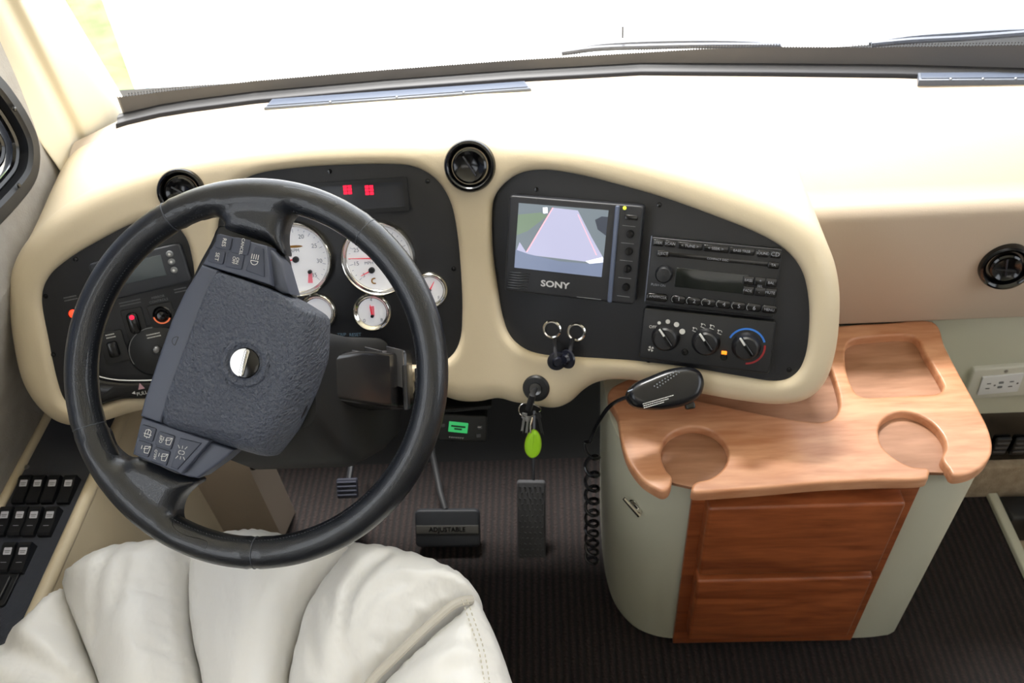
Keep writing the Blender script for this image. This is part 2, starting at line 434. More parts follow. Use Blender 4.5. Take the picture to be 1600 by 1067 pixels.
V, F = sheet(out2, holes2, pod_h, smap, .012, (.0008, .002, .004, .007, .011, .016, .022, .03), pod_skirt, pod_hskirt)
obj('instrument_pod', V, F, cream, dash, smooth=50)

# top deck and passenger face
def deck():
    V = []; F = []; xs = np.linspace(-.778, 1.1, 70); rows = None
    for x in xs:
        t = min(max((x-.30)/.15, 0), 1)
        yw_ = wy(x)+.012
        yc = 1.015; zc = .778
        prof = []
        for k in range(14):
            s = k/13; y = yw_+(yc+.03-yw_)*s; z = .872-(.872-zc-.006)*(s**1.6); prof.append((y, z))
        r = .03
        for k in range(1, 8):
            a = radians(78*k/7); prof.append((yc+.03-r*sin(a)*.9, zc+.006-r*(1-cos(a))))
        y0, z0 = prof[-1]
        for k in range(1, 9): s = k/8; prof.append((y0+.002*s-.010*sin(pi*s), z0-(z0-.556)*s))
        y0 = prof[-1][0]
        for k in range(1, 6): a = radians(90*k/5); prof.append((y0+.010*(1-cos(a)), .556-.008*sin(a)))
        prof.append((1.2, .548))
        n = len(prof); V += [(x, y, z) for y, z in prof]
    for i in range(len(xs)-1):
        for j in range(n-1): F.append([i*n+j, (i+1)*n+j, (i+1)*n+j+1, i*n+j+1])
    return V, F
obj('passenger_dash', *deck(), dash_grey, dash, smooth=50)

# black panels inside the three openings
def flat_panel(name, pan, hole, off, mats, grow=.012):
    P = [pan.uv(*q, 0) for q in cr(hole, True, 12)]
    if signed_area(P) < 0: P = P[::-1]
    P = inset(P, -grow); mb = MB(); mb.add(prism(P, .003, .0005), pan.M(0, 0, off-.003)); return mb.build(name, mats, dash)
flat_panel('gauge_panel', G, hc_px, -.010, blk_pan)
flat_panel('radio_panel', R, hr_px, -.010, blk_pan)
flat_panel('switch_panel', Lp, hl_px, -.010, blk_pan)
for pan, pts in ((G, ((515, 268), (668, 283), (709, 420))), (R, ((1030, 320), (1013, 568), (1233, 578), (838, 296))), (Lp, ((71, 463), (83, 554), (118, 405)))):
    for q in pts:
        mb = MB(); mb.add(lathe([(0, .002), (.0028, .0017), (.0036, 0)], 16), pan.at(*q, -.010)); mb.build('screw', blk_gloss, dash)
mb = MB(); zz = HZ(125, 120, .87)
# horizontal parting bead of the lower column area (cream bracket)
mb.add(rbox(.05, .055, .03, .008, .004), G.at(622, 590, -.03)); mb.build('column_bracket', cream, dash)

# ------------------------------------------------------------------ gauges
def gauge(px, py, rpx, label, needles, nums, group, small=False):
    c = G.at(px, py, -.010); u, v = G.uv(px, py, -.010); r = abs(G.uv(px+rpx, py, -.010)[0]-u)
    t = thing('gauge', label, 'gauge', c.translation, group)
    mb = MB(); k = 1 if not small else .62
    w_ = 1 if not small else 1.9
    mb.add(lathe([(r, 0), (r*1.0, .004*k), (r*(1-.015*w_), .009*k), (r*(1-.055*w_), .0125*k), (r*(1-.095*w_), .0105*k), (r*(1-.12*w_), .006*k), (r*(1-.15*w_), .0045*k), (r*(1-.155*w_), .0012)], 56), c); mb.build('bezel', chrome, t)
    mb = MB(); mb.add(disc(r*.86, .0015, 56), c)
    dial = mb.build('dial', dial_m, t, smooth=0)
    mb = MB(); n = 25 if not small else 9
    for i in range(n):
        a = radians(225-270*i/(n-1)); L = r*(.10 if i % 3 == 0 else .05)
        Mx = c @ Matrix.Rotation(a, 4, 'Z') @ Matrix.Translation((r*.80-L/2, 0, .002)); mb.add(([(-L/2, -.0003, 0), (L/2, -.0003, 0), (L/2, .0003, 0), (-L/2, .0003, 0)], [[0, 1, 2, 3]]), Mx)
    for i, s in enumerate(nums):
        a = radians(225-270*i/(len(nums)-1)); mb.add(text_vf(s, r*(.16 if not small else .26)), c @ Matrix.Translation((r*.62*cos(a), r*.62*sin(a), .002)))
    mb.build('markings', grey_p, dial, smooth=0)
    for (dx, dy, L, ang, zone) in needles:
        a = radians(ang); Mx = c @ Matrix.Translation((dx*r, dy*r, 0)) @ Matrix.Rotation(a, 4, 'Z'); w = .0011 if zone != 2 else .0026
        mb = MB(); mb.add(prism([(0, -w), (L*r, -.0004 if zone != 2 else -w*1.4), (L*r, .0004 if zone != 2 else w*1.4), (0, w)], .0008, .0002), Mx @ Matrix.Translation((0, 0, .004 if zone != 2 else .0019)))
        mb.build('needle', red_m if zone != 2 else pink_m, t, smooth=0)
        if zone is not None:
            mb = MB(); q = .085 if zone == 1 else .055
            mb.add(lathe([(0, .0075), (r*q*.8, .0072), (r*q, .005), (r*q, .0015)], 20), Mx); mb.build('needle_cap', blk, t)
    return t, c, r
gg = 'white faced gauges in the instrument panel'
t, c, r = gauge(463, 405, 59, 'large white tachometer dial in chrome ring, left of the two big gauges', [(0, 0, .72, 182, 1), (-.27, -.34, .32, -85, 2), (.34, -.34, .30, -95, 2)], ['0', '5', '10', '15', '20', '25', '30', '35'], gg)
mb = MB(); mb.add(([(r*.17*cos(a)*1.3, r*.34+r*.035*sin(a), .0022) for a in [2*pi*i/20 for i in range(20)]], [list(range(20))]), c); mb.build('gold_mark', gold_m, t, smooth=0)
mb = MB(); mb.add(text_vf('RPM', r*.13), c @ Matrix.Translation((0, r*.23, .0022))); mb.build('lettering', grey_p, t, smooth=0)
t, c, r = gauge(592, 403, 59, 'large white speedometer with red needle pointing left, behind wheel rim', [(0, 0, .8, 178, 1), (-.21, -.31, .33, 205, 1)], ['5', '15', '25', '35', '45', '55', '65', '75', '85'], gg)
mb = MB(); mb.add(ringflat(.0028, .005, .0022, 60, 300, 12), c @ Matrix.Translation((-r*.17, -r*.6, 0))); mb.build('gold_mark', gold_m, t, smooth=0)
mb = MB(); mb.add(text_vf('MPH', r*.12), c @ Matrix.Translation((-r*.27, -r*.12, .0022))); mb.build('lettering', grey_p, t, smooth=0)
gauge(582, 487, 31, 'small round gauge with needle pointing up, below the speedometer', [(0, -.2, .6, 96, 1), (0.02, -.2, .5, 92, 2)], ['0', '4', '8'], gg, True)
gauge(497, 487, 30, 'small round gauge half hidden by the wheel hub', [(0, -.2, .55, 120, 1)], ['C', 'H'], gg, True)
gauge(672, 453, 29, 'small round gauge peeking out right of the wheel rim', [(0, 0, .55, 60, 1)], ['E', 'F'], gg, True)

# telltale display
q = [(440, 290), (637, 275), (640, 327), (445, 343)]
M, w, h = G.rect(q, -.008)
t = thing('warning_light_display', 'dark rectangular warning light display with two lit red squares', 'display', M.translation)
mb = MB(); V1, F1 = sheet(rrect(w, h, .004), [rrect(w*.93, h*.74, .002)], lambda v, a, b: np.full(len(v), .004), lambda x, y, h_: (x, y, h_), .02, (), lambda P, u: [(P[0], P[1], 0)], lambda P, u: [(P[0], P[1], -.001)]); mb.add((V1, F1), M); mb.build('frame', blk, t)
mb = MB(); mb.add(([(-w*.47, -h*.38, -.0005), (w*.47, -h*.38, -.0005), (w*.47, h*.38, -.0005), (-w*.47, h*.38, -.0005)], [[0, 1, 2, 3]]), M); mb.build('screen', mat('smoked_screen', (62, 64, 70), .25), t, smooth=0)
redlit = mat('lit_red_lamp', (200, 20, 40), .5, emit=((255, 30, 70), 1.3))
for q in ((543, 296), (577, 297)):
    mb = MB(); Mq = G.at(*q, -.0075)
    for i in range(3):
        for j in range(2): mb.add(rbox(.0058, .0042, .0006, .0006, .0002), Mq @ Matrix.Translation(((j-.5)*.0066, (i-1)*.0049, 0)))
    mb.build('warning_lamp', redlit, t)
t = thing('trip_reset_buttons', 'pair of small black trip reset buttons below the small gauge', 'button', G.at(545, 538, -.01).translation)
for q in ((537, 538), (552, 538)):
    mb = MB(); mb.add(rbox(.0105, .012, .006, .0015), G.at(*q, -.01)); mb.build('button', blk_gloss, t)
bpr = mat('blue_print', (110, 140, 165), .6)
for s_, q in (('TRIP', 534), ('RESET', 555)): mb = MB(); mb.add(text_vf(s_, .007), G.at(q, 523, -.0098)); mb.build('lettering', bpr, t, smooth=0)

# ------------------------------------------------------------------ left switch panel
LO = -.010
q = [(147, 414), (283, 374), (300, 436), (158, 474)]
M, w, h = Lp.rect(q, LO)
t = thing('display_unit', 'dark grey information display with three round buttons behind the wheel rim', 'display', M.translation)
mb = MB(); mb.add(rbox(w, h, .012, .006, .003), M); mb.build('housing', mat('slate_plastic', (40, 43, 50), .45), t)
Ms, ws, hs = Lp.rect([(176, 416), (252, 396), (258, 429), (182, 448)], LO+.0125)
mb = MB(); mb.add(rbox(ws, hs, .0006, .001, .0003), Ms); mb.build('screen', mat('lcd_grey', (70, 78, 82), .25), t)
for q in ((265, 397), (268, 409), (272, 422)):
    mb = MB(); mb.add(lathe([(0, .0025), (.004, .0022), (.0052, 0)], 20), Lp.at(*q, LO+.012)); b_ = mb.build('button', mat('grey_button', (118, 120, 122), .5), t)
    mb = MB(); mb.add(disc(.0018, .0027, 12), Lp.at(*q, LO+.012)); mb.build('dot', white_p, b_, smooth=0)
def bars(pan, px, py, off, n=2, w=.018, rot=0):
    """two short rows of tiny printed capitals too small to read in the photograph"""
    mb = MB(); M = pan.at(px, py, off, rot)
    for i in range(n):
        x = -w/2
        while x < w/2:
            L = random.uniform(.0007, .0016); mb.add(([(x, -.0009, 0), (x+L, -.0009, 0), (x+L, .0009, 0), (x, .0009, 0)], [[0, 1, 2, 3]]), M @ Matrix.Translation((0, (n-1-2*i)*.0022, 0))); x += L+.0006
    return mb
t = thing('indicator_light', 'round lit red indicator light at the left end of the switch panel', 'indicator light', Lp.at(115, 490, LO).translation)
mb = MB(); mb.add(lathe([(.0078, 0), (.0078, .0025), (.0068, .003), (.0064, .001)], 24), Lp.at(115, 490, LO)); mb.build('bezel', blk_gloss, t)
mb = MB(); mb.add(lathe([(0, .0045), (.003, .0042), (.0052, .003), (.0064, .001)], 24), Lp.at(115, 490, LO)); mb.build('lens', mat('lit_red_lens', (230, 50, 30), .3, emit=((255, 70, 40), 1.8)), t)
bars(Lp, 110, 466, LO+.0005).build('lettering', grey_p, t, smooth=0)
t = thing('rocker_switch', 'black rocker switch with a glowing red dot beside the mirror control', 'switch', Lp.at(209, 503, LO).translation)
M, w, h = Lp.rect([(190, 486), (222, 477), (232, 523), (200, 533)], LO)
mb = MB(); mb.add(rbox(w, h, .002, .003), M); mb.build('plate', blk, t)
mb = MB(); mb.add(rbox(.016, .033, .008, .007, .003), Lp.at(210, 504, LO)); mb.build('rocker', blk_gloss, t)
mb = MB(); mb.add(lathe([(0, .002), (.0032, .0015), (.0036, 0)], 16), Lp.at(206, 496, LO+.008)); mb.build('lamp', redlit, t)
bars(Lp, 203, 473, LO+.0005, 2, .03).build('lettering', grey_p, t, smooth=0)
t = thing('mirror_control', 'square black mirror control with a round joystick knob', 'switch', Lp.at(254, 492, LO).translation)
mb = MB(); mb.add(rbox(.036, .036, .003, .004), Lp.at(254, 492, LO)); mb.build('plate', blk, t)
mb = MB(); mb.add(lathe([(0, .009), (.006, .0085), (.008, .006), (.0085, .003), (.011, .003), (.0125, .0045), (.014, .003)], 28), Lp.at(254, 492, LO)); k_ = mb.build('knob', blk_gloss, t)
mb = MB(); mb.add(ringflat(.0105, .0128, .0052, 180, 330, 20), Lp.at(254, 492, LO)); mb.build('orange_ring', mat('orange_print', (225, 120, 80), .5, emit=((255, 120, 70), .3)), k_, smooth=0)
mb = MB(); mb.add(text_vf('MIRROR', .0052), Lp.at(247, 464, LO+.0005)); mb.add(text_vf('CONTROLS', .0052), Lp.at(248, 470, LO+.0005)); mb.build('lettering', grey_p, t, smooth=0)
bars(Lp, 282, 453, LO+.0005).build('lettering', grey_p, t, smooth=0)
t = thing('dimmer_switch', 'black rocker switch in square plate at lower left of the switch panel', 'switch', Lp.at(175, 544, LO).translation)
M, w, h = Lp.rect([(155, 523), (190, 512), (203, 560), (166, 573)], LO)
mb = MB(); mb.add(rbox(w, h, .003, .003), M); mb.build('plate', blk, t)
mb = MB(); mb.add(rbox(.015, .024, .007, .004, .002), Lp.at(178, 545, LO+.002)); mb.build('rocker', blk_gloss, t)
bars(Lp, 172, 525, LO+.0035, 2, .012).build('lettering', white_p, t, smooth=0)
t = thing('headlight_knob', 'round dial plate with a metal headlight knob, half hidden by hub', 'knob', Lp.at(238, 550, LO).translation)
mb = MB(); mb.add(lathe([(0, .003), (.036, .003), (.039, .0015), (.040, 0)], 40), Lp.at(243, 548, LO)); mb.build('plate', mat('plate_dark', (26, 27, 30), .4), t)
mb = MB(); mb.add(ringflat(.036, .0372, .0035, 80, 200, 24), Lp.at(243, 548, LO)); mb.build('edge_mark', grey_p, t, smooth=0)
mb = MB(); mb.add(lathe([(0, .012), (.004, .011), (.006, .008), (.006, .003)], 24), Lp.at(246, 545, LO)); mb.build('knob', steel, t)
bars(Lp, 240, 524, LO+.0035, 2, .02).build('lettering', white_p, t, smooth=0)
t = thing('parking_brake_handle', 'glossy black pull handle with a small triangle below the switches', 'handle', Lp.at(200, 605, LO).translation)
P = Lp.poly([(140, 582), (162, 590), (190, 594), (235, 594), (290, 590), (290, 612), (235, 619), (190, 621), (150, 633), (136, 634)], LO)
mb = MB(); mb.add(prism(cr(P, True, .004), .014, .004), Lp.M(0, 0, LO)); mb.build('grip', blk_gloss, t)
P = Lp.poly([(141, 583), (162, 590), (190, 594), (235, 594), (290, 590)], LO+.012)
mb = MB(); mb.add(tube([Lp.M(u, v, LO+.0125).translation for u, v in cr(P, False, .004)], .0009, 6)); mb.build('bright_edge', white_p, t)
mb = MB(); u, v = Lp.uv(220, 604, LO+.0143); mb.add(([(-.005, -.004, 0), (.005, -.004, 0), (0, .006, 0)], [[0, 1, 2]]), Lp.M(u, v, LO+.0143)); mb.build('triangle_mark', mat('pink_print', (190, 150, 160), .5), t, smooth=0)
mb = MB(); mb.add(([(-.003, 0, 0), (.002, -.0026, 0), (.002, .0026, 0)], [[0, 1, 2]]), Lp.at(209, 614, LO+.0143)); mb.add(text_vf('PULL', .0075), Lp.at(222, 614.5, LO+.0143)); mb.build('lettering', white_p, t, smooth=0)

# ------------------------------------------------------------------ reversing monitor
RO_ = -.010
mq = [(797, 306), (975, 318), (961, 470), (786, 454)]
fullq = [(797, 306), (1005, 321), (992, 477), (786, 454)]
M, w, h = R.rect(fullq, .018)
mon = thing('backup_monitor', 'black backup camera monitor showing a driveway behind the vehicle', 'monitor', M.translation)
mb = MB(); mb.add(rbox(w, h, .028, .005, .003, z0=-.028), M); mb.build('housing', mat('monitor_black', (34, 35, 40), .45), mon)
sq = [(810.6, 317), (951, 328.5), (940, 433), (803.6, 418)]
def spoly(pts, off=.0186): return [R.uv(*bilerp_px(sq, u, v), off) for u, v in pts]
scr = MB(); sm = [mat('screen_grass', (30, 34, 36), .3, emit=((140, 152, 160), .8)), mat('screen_drive', (40, 40, 45), .3, emit=((205, 205, 235), .95)), mat('screen_bumper', (100, 110, 135), .3, emit=((120, 132, 160), .7)), mat('screen_dark', (50, 55, 65), .3, emit=((60, 66, 80), .6)), mat('screen_line', (230, 170, 190), .3, emit=((240, 180, 195), .8)), mat('screen_green', (20, 30, 20), .3, emit=((150, 172, 145), .75)), mat('screen_white', (240, 240, 245), .3, emit=((240, 242, 250), .9))]
def sp(pts, mi, lay):
    P = spoly(pts, .0183+lay*.0001); scr.add(([(u, v, 0) for u, v in P], [list(range(len(P)))]), R.M(0, 0, .0183+lay*.0001), mi)
sp([(0, 0), (1, 0), (1, 1), (0, 1)], 0, 0)
sp([(.0, .18), (.25, .12), (.33, .16), (.12, .42), (0, .5)], 5, 1)
sp([(.38, .03), (.66, .04), (.8, .3), (1, .68), (1, .8), (.0, .78), (.04, .6), (.12, .74)], 1, 2)
sp([(.66, .04), (1, .1), (1, .72), (.84, .42)], 0, 3)
sp([(.375, .03), (.388, .03), (.135, .74), (.12, .74)], 4, 4)
sp([(.66, .1), (.668, .1), (.922, .68), (.91, .68)], 4, 4)
sp([(.86, .16), (.93, .1), (1, .1), (1, .38), (.9, .3)], 3, 5)
sp([(.27, .04), (.32, .03), (.33, .12), (.28, .13)], 6, 5)
sp([(0, .72), (.15, .77), (.5, .83), (.85, .82), (1, .74), (1, 1), (0, 1)], 2, 6)
sp([(.8, .79), (.99, .7), (1, .78), (.85, .82)], 6, 7)
scr.build('screen', sm, mon, smooth=0, recalc=False)
M2, w2, h2 = R.rect([(962, 321), (969, 321), (956, 473), (949, 472)], .018)
mb = MB(); mb.add(rbox(w2, h2, .004, .002, .0019), M2); mb.build('ridge', mat('blue_grey_plastic', (90, 100, 124), .3), mon)
M2, w2, h2 = R.rect([(970, 322), (1000, 324), (988, 474), (958, 473)], .018)
for i, v in enumerate((.28, .46, .64, .83)):
    px, py = bilerp_px([(970, 322), (1000, 324), (988, 474), (958, 473)], .62, v)
    mb = MB(); mb.add(lathe([(0, .008), (.0045, .0078), (.0052, .006), (.0055, 0)], 20), R.at(px, py, .018)); mb.build('knob', blk_gloss, mon)
px, py = bilerp_px([(970, 322), (1000, 324), (988, 474), (958, 473)], .6, .11)
mb = MB(); mb.add(rbox(.018, .007, .003, .002), R.at(px, py, .018)); mb.build('power_button', blk_gloss, mon)
mb = MB(); mb.add(lathe([(0, .002), (.0022, .0012), (.0025, 0)], 14), R.at(976, 325, .018)); mb.build('power_lamp', mat('lit_yellow', (220, 230, 60), .4, emit=((225, 235, 70), 1.2)), mon)
mb = MB()
for i, v in enumerate((.2, .38, .56, .74, .93)):
    px, py = bilerp_px([(970, 322), (1000, 324), (988, 474), (958, 473)], .5, v); mb.add(rbox(.018, .0008, .0003, .0002, .0001), R.at(px, py, .0182))
mb.build('panel_marks', grey_p, mon)
mb = MB(); Ms = R.at(867, 445, .0186, 0); _, _, _ = R.rect(fullq, .018)
rotm = math.atan2(M[1][0], M[0][0])
Mrot = M.copy(); u, v = R.uv(867, 445, .0186); Mt = R.M(u, v, .0186)
ang = math.atan2((M.to_3x3() @ Vector((1, 0, 0))).dot(Vector(R.b)), (M.to_3x3() @ Vector((1, 0, 0))).dot(Vector(R.a)))
mb.add(text_vf('SONY', .0125, .03), R.M(u, v, .0186, ang) @ Matrix.Scale(1.25, 4, (1, 0, 0))); mb.build('lettering', mat('silver_print', (205, 205, 208), .4), mon, smooth=0)
mb = MB()
for i in range(7):
    px, py = bilerp_px([(795, 425), (830, 428), (825, 452), (791, 449)], .5, i/6); mb.add(rbox(.03, .0012, .0004, .0003, .0001), R.at(px, py, .0182, ang))
mb.build('speaker_slots', blk_gloss, mon)
mb = MB(); mb.add(rbox(.035, .0008, .0003, .0002, .0001), R.at(920, 466, .0182, ang)); mb.build('small_print', grey_p, mon)

# ------------------------------------------------------------------ radio
rq = [(1019, 368), (1221, 392), (1209, 495), (1006, 476)]
M, w, h = R.rect(rq, .004); rang = math.atan2((M.to_3x3() @ Vector((1, 0, 0))).dot(Vector(R.b)), (M.to_3x3() @ Vector((1, 0, 0))).dot(Vector(R.a)))
rad = thing('car_radio', 'black car radio with CD slot and preset buttons above the climate controls', 'radio', M.translation)
mb = MB(); mb.add(rbox(w, h, .014, .003, .0015, z0=-.014), M); mb.build('faceplate', mat('radio_black', (24, 25, 28), .4), rad)
def rpx(X, Y): return (1000+X/6.667, 360+Y/6.667)
def rA(X, Y, off=.0045): return R.at(*rpx(X, Y), off, rang)
mb = MB(); mb.add(rbox(.0016, h*.98, .0015, .0005, .0005), R.at(1013, 420, .004, rang)); mb.build('side_trim', mat('trim_blue_grey', (110, 116, 135), .35), rad)
for (X, Y, ww, name) in ((190, 128, .015, 'button'), (315, 138, .015, 'button'), (520, 163, .034, 'button'), (790, 190, .034, 'button'), (1060, 215, .034, 'button'), (1280, 240, .015, 'button'), (1410, 250, .015, 'button'), (240, 240, .017, 'button'), (1390, 362, .015, 'button')):
    mb = MB(); mb.add(rbox(ww, .009, .003, .002, .001), rA(X, Y, .004)); mb.build(name, blk_gloss, rad)
mb = MB(); mb.add(rbox(.143, .006, .0012, .001, .0004), rA(820, 300, .0036)); mb.build('disc_slot', blk_gloss, rad)
mb = MB(); mb.add(rbox(.098, .027, .0012, .001, .0004), rA(740, 525, .0038)); mb.build('display', mat('dark_display', (14, 20, 18), .12), rad)
mb = MB(); mb.add(lathe([(0, .013), (.0095, .0125), (.0115, .010), (.0125, 0)], 32), rA(252, 452, .004)); mb.build('volume_knob', blk, rad)
for i, X in enumerate((175, 400, 555, 710, 865, 1020, 1180, 1345)):
    Y = 695+(X-175)*.104; mb = MB(); mb.add(rbox(.021 if i else .030, .011, .004, .004, .0015), rA(X, Y, .004)); mb.build('preset_button', blk_gloss, rad)
for X in (1130, 1250, 1365):
    for dY in (-55, 50):
        mb = MB(); mb.add(rbox(.015, .012, .003, .0015, .001), rA(X, 575+dY+(X-1130)*.09, .004)); mb.build('button', blk_gloss, rad)
mb = MB()
for s, X, Y, sz in (('SEEK', 190, 128, .0055), ('SCAN', 315, 138, .0055), ('< TUNE >', 520, 163, .0055), ('< SEEK >', 790, 190, .0055), ('BASS TREB', 1060, 215, .0048), ('SOUND', 1280, 240, .005), ('CD', 1410, 250, .008), ('EJECT', 240, 240, .0055), ('COMPACT DISC', 810, 303, .004), ('PUSH ON', 190, 570, .0048), ('AM/FM', 150, 690, .005), ('CLK', 245, 702, .005), ('1', 405, 715, .008), ('2', 565, 738, .008), ('3', 720, 752, .008), ('4', 875, 772, .008), ('5', 1030, 790, .008), ('6', 1190, 810, .008), ('MENU', 1345, 828, .005), ('BASS', 1130, 521, .005), ('FADE', 1120, 628, .005), ('SEL', 1250, 583, .005), ('+', 1255, 525, .005), ('-', 1240, 645, .005), ('BAL', 1365, 548, .005), ('MUTE', 1355, 650, .005), ('TA', 1390, 362, .005)):
    mb.add(text_vf(s, sz), rA(X, Y, .0082 if sz > .0075 or Y > 680 else .0073))
mb.build('lettering', mat('radio_print', (150, 152, 160), .6), rad, smooth=0)
mb = MB()
for X in (345, 500, 655, 810, 970, 1125):
    mb.add(ringflat(.0042, .005, .0083, 120, 240, 8), rA(X+22, 705+(X-345)*.11, 0))
mb.build('button_marks', grey_p, rad, smooth=0)

# ------------------------------------------------------------------ climate control
cq = [(1007, 482), (1213, 502), (1201, 584), (997, 560)]
M, w, h = R.rect(cq, .006); cang = math.atan2((M.to_3x3() @ Vector((1, 0, 0))).dot(Vector(R.b)), (M.to_3x3() @ Vector((1, 0, 0))).dot(Vector(R.a)))
cl = thing('climate_control', 'black climate control panel with three round knobs below the radio', 'control panel', M.translation)
mb = MB(); mb.add(rbox(w, h, .016, .004, .002, z0=-.016), M); mb.build('faceplate', blk, cl)
def cA(px, py, off=.0063, rot=0): return R.at(px, py, off, cang+rot)
for i, (px, py) in enumerate(((1040, 527), (1103, 534), (1166, 541))):
    mb = MB(); mb.add(lathe([(0, .016), (.014, .0155), (.0165, .013), (.0178, .004), (.0195, .002), (.020, 0)], 36), cA(px, py, .006)); k_ = mb.build('knob', mat('knob_black', (20, 20, 23), .4), cl)
    mb = MB(); mb.add(rbox(.031, .0055, .006, .0025, .002), cA(px, py, .0205, radians(-52))); mb.build('grip', blk_gloss, k_)
    mb = MB(); mb.add(rbox(.0125, .0028, .0012, .001, .0004), cA(px-6, py-7, .0265, radians(-52))); mb.build('pointer', white_p, k_)
mb = MB()
for (px, py, r_) in ((1030, 504.5, .0024), (1043.5, 502.5, .0032), (1057, 507, .0037), (1066, 518, .0041)): mb.add(disc(r_, 0, 16), cA(px, py, .0066))
mb.add(text_vf('OFF', .006), cA(1020, 511, .0066))
for a in range(4): mb.add(ringflat(.0008, .0042, 0, a*90, a*90+50, 5), cA(1017, 545, .0066, .2))
for (px, py) in ((1086, 515), (1099, 509), (1113, 511), (1125, 519)):
    mb.add(ringflat(.0022, .0029, 0, 0, 200, 8), cA(px, py, .0066)); mb.add(([(-.003, -.003, 0), (.003, -.003, 0), (.003, -.0022, 0), (-.003, -.0022, 0)], [[0, 1, 2, 3]]), cA(px, py, .0066, -.3)); mb.add(disc(.0011, 0, 8), cA(px-2.5, py-3, .0066))
mb.build('lettering', white_p, cl, smooth=0)
mb = MB(); mb.add(ringflat(.0235, .0262, 0, 20, 158, 24), cA(1166, 541, .0066)); mb.build('cold_scale', mat('blue_print2', (50, 120, 215), .5), cl, smooth=0)
mb = MB(); mb.add(ringflat(.0235, .0262, 0, -85, 10, 24), cA(1166, 541, .0066)); mb.build('hot_scale', mat('red_print', (150, 30, 35), .5), cl, smooth=0)
for q, mm, nn in (((1070, 550), blk_gloss, 'button'), ((1131, 558), blk_gloss, 'button'), ((1131.5, 551), mat('lit_orange', (255, 130, 30), .4, emit=((255, 135, 30), 1.5)), 'indicator_lamp')):
    mb = MB(); mb.add(lathe([(0, .003), (.004, .0027), (.005, 0)], 20) if nn == 'button' else rbox(.0075, .005, .001, .001, .0004), cA(*q, .006 if nn == 'button' else .0095)); mb.build(nn, mm, cl)

# ------------------------------------------------------------------ sockets, ignition, keys
for px, lab, capx in ((863, 'chrome ringed 12 volt socket, left of the two', 868), (901, 'chrome ringed 12 volt socket, right of the two', 884)):
    c = R.at(px, 514 if px < 880 else 518, RO_)
    t = thing('power_socket', lab+', cap hanging open on its strap', 'socket', c.translation, 'power sockets under the monitor')
    mb = MB(); mb.add(lathe([(.0142, 0), (.0142, .003), (.0125, .0045), (.0105, .004), (.0102, .001)], 32), c); mb.build('ring', chrome, t)
    mb = MB(); mb.add(lathe([(.0104, .002), (.0100, -.002), (0, -.0024)], 24), c); mb.add(lathe([(0, .0), (.003, -.001), (.003, -.002)], 12), c); mb.build('barrel', mat('socket_inside', (70, 58, 42), .4, .7), t)
    A = R.at(px+(4 if px < 880 else -6), 530, RO_+.004).translation; B = R.at(capx, 560, .016).translation
    mid = (A+B)/2+Vector((0, -.012, .002))
    mb = MB(); mb.add(tube(cr([A, mid, B], False, .004), .0032, 8)); mb.build('strap', rubber, t)
    mb = MB(); Mc = R.at(capx+(3 if px > 880 else 2), 564 if px < 880 else 561, .014, 0) @ Matrix.Rotation(radians(25 if px < 880 else -30), 4, 'Y')
    mb.add(lathe([(0, .009), (.006, .0085), (.008, .004), (.0135, .003), (.0145, 0), (.012, -.003), (0, -.003)], 24), Mc); mb.build('cap', mat('cap_plastic', (20, 22, 34), .3), t)
P = shit(838, 606); n_ = Snrm(P[0], P[2]); IG = Panel(P, n_)
t = thing('ignition_switch', 'round black ignition lock on the cream dash under the sockets', 'ignition switch', P)
mb = MB(); mb.add(lathe([(.0205, -.004), (.0205, .003), (.018, .006), (.010, .0065), (.0095, .004)], 36), IG.M()); mb.build('surround', blk, t)
mb = MB(); mb.add(lathe([(0, .006), (.0055, .006), (.0092, .007), (.0096, .002)], 24), IG.M()); mb.build('lock_barrel', steel, t)
kp = P+n_*.012; kt = thing('key_bunch', 'bunch of keys on a wire ring hanging from the ignition lock', 'keys', kp)
Ky = Panel(P+n_*.035, tilt(0, 20))
def KP(px, py, off=0): return Vector(Ky.P(px, py, off))
Mk = Matrix.Translation(P+n_*.006)
mb = MB(); mb.add(tube([Vector(P+n_*.007), Vector(P+n_*.03), KP(832, 618), KP(826, 640)], [.0035, .0045, .0055, .005], 8)); mb.build('ignition_key', blk, kt)
mb = MB(); cc = KP(828, 640); mb.add(tube([cc+Vector(Ky.a)*.0165*cos(a)+Vector(Ky.b)*.011*sin(a)+Vector(Ky.n)*.004*sin(2*a) for a in [2*pi*i/32 for i in range(32)]], .0009, 6, True)); mb.build('split_ring', chrome, kt)
for i, (x0, y0, x1, y1) in enumerate(((820, 645, 815, 677), (826, 650, 822, 680), (840, 645, 848, 680))):
    mb = MB(); A, B = KP(x0, y0, .002*i), KP(x1, y1, .002*i); d = (B-A); L = d.length; ang_ = math.atan2(d.dot(Vector(Ky.b)), d.dot(Vector(Ky.a)))
    u, v = Ky.uv((x0+x1)/2, (y0+y1)/2, .002*i); pts = [(-L/2, -.004), (-L/2+.008, -.004), (-L/2+.010, -.0018), (L/2-.004, -.0018), (L/2-.006, .0006), (L/2, .0018), (-L/2+.010, .0022), (-L/2+.008, .004), (-L/2, .004)]
    mb.add(prism(pts, .0015, .0003), Ky.M(u, v, .002*i, ang_)); mb.build('key', steel if i < 2 else blk, kt)
t = thing('key_fob', 'bright lime green oval key float hanging from the key ring', 'key fob', KP(833, 690))
u, v = Ky.uv(833, 693, .002); pts = [(.0125*cos(a)*(1-.12*sin(a)), .0245*sin(a)) for a in [2*pi*i/32 for i in range(32)]]
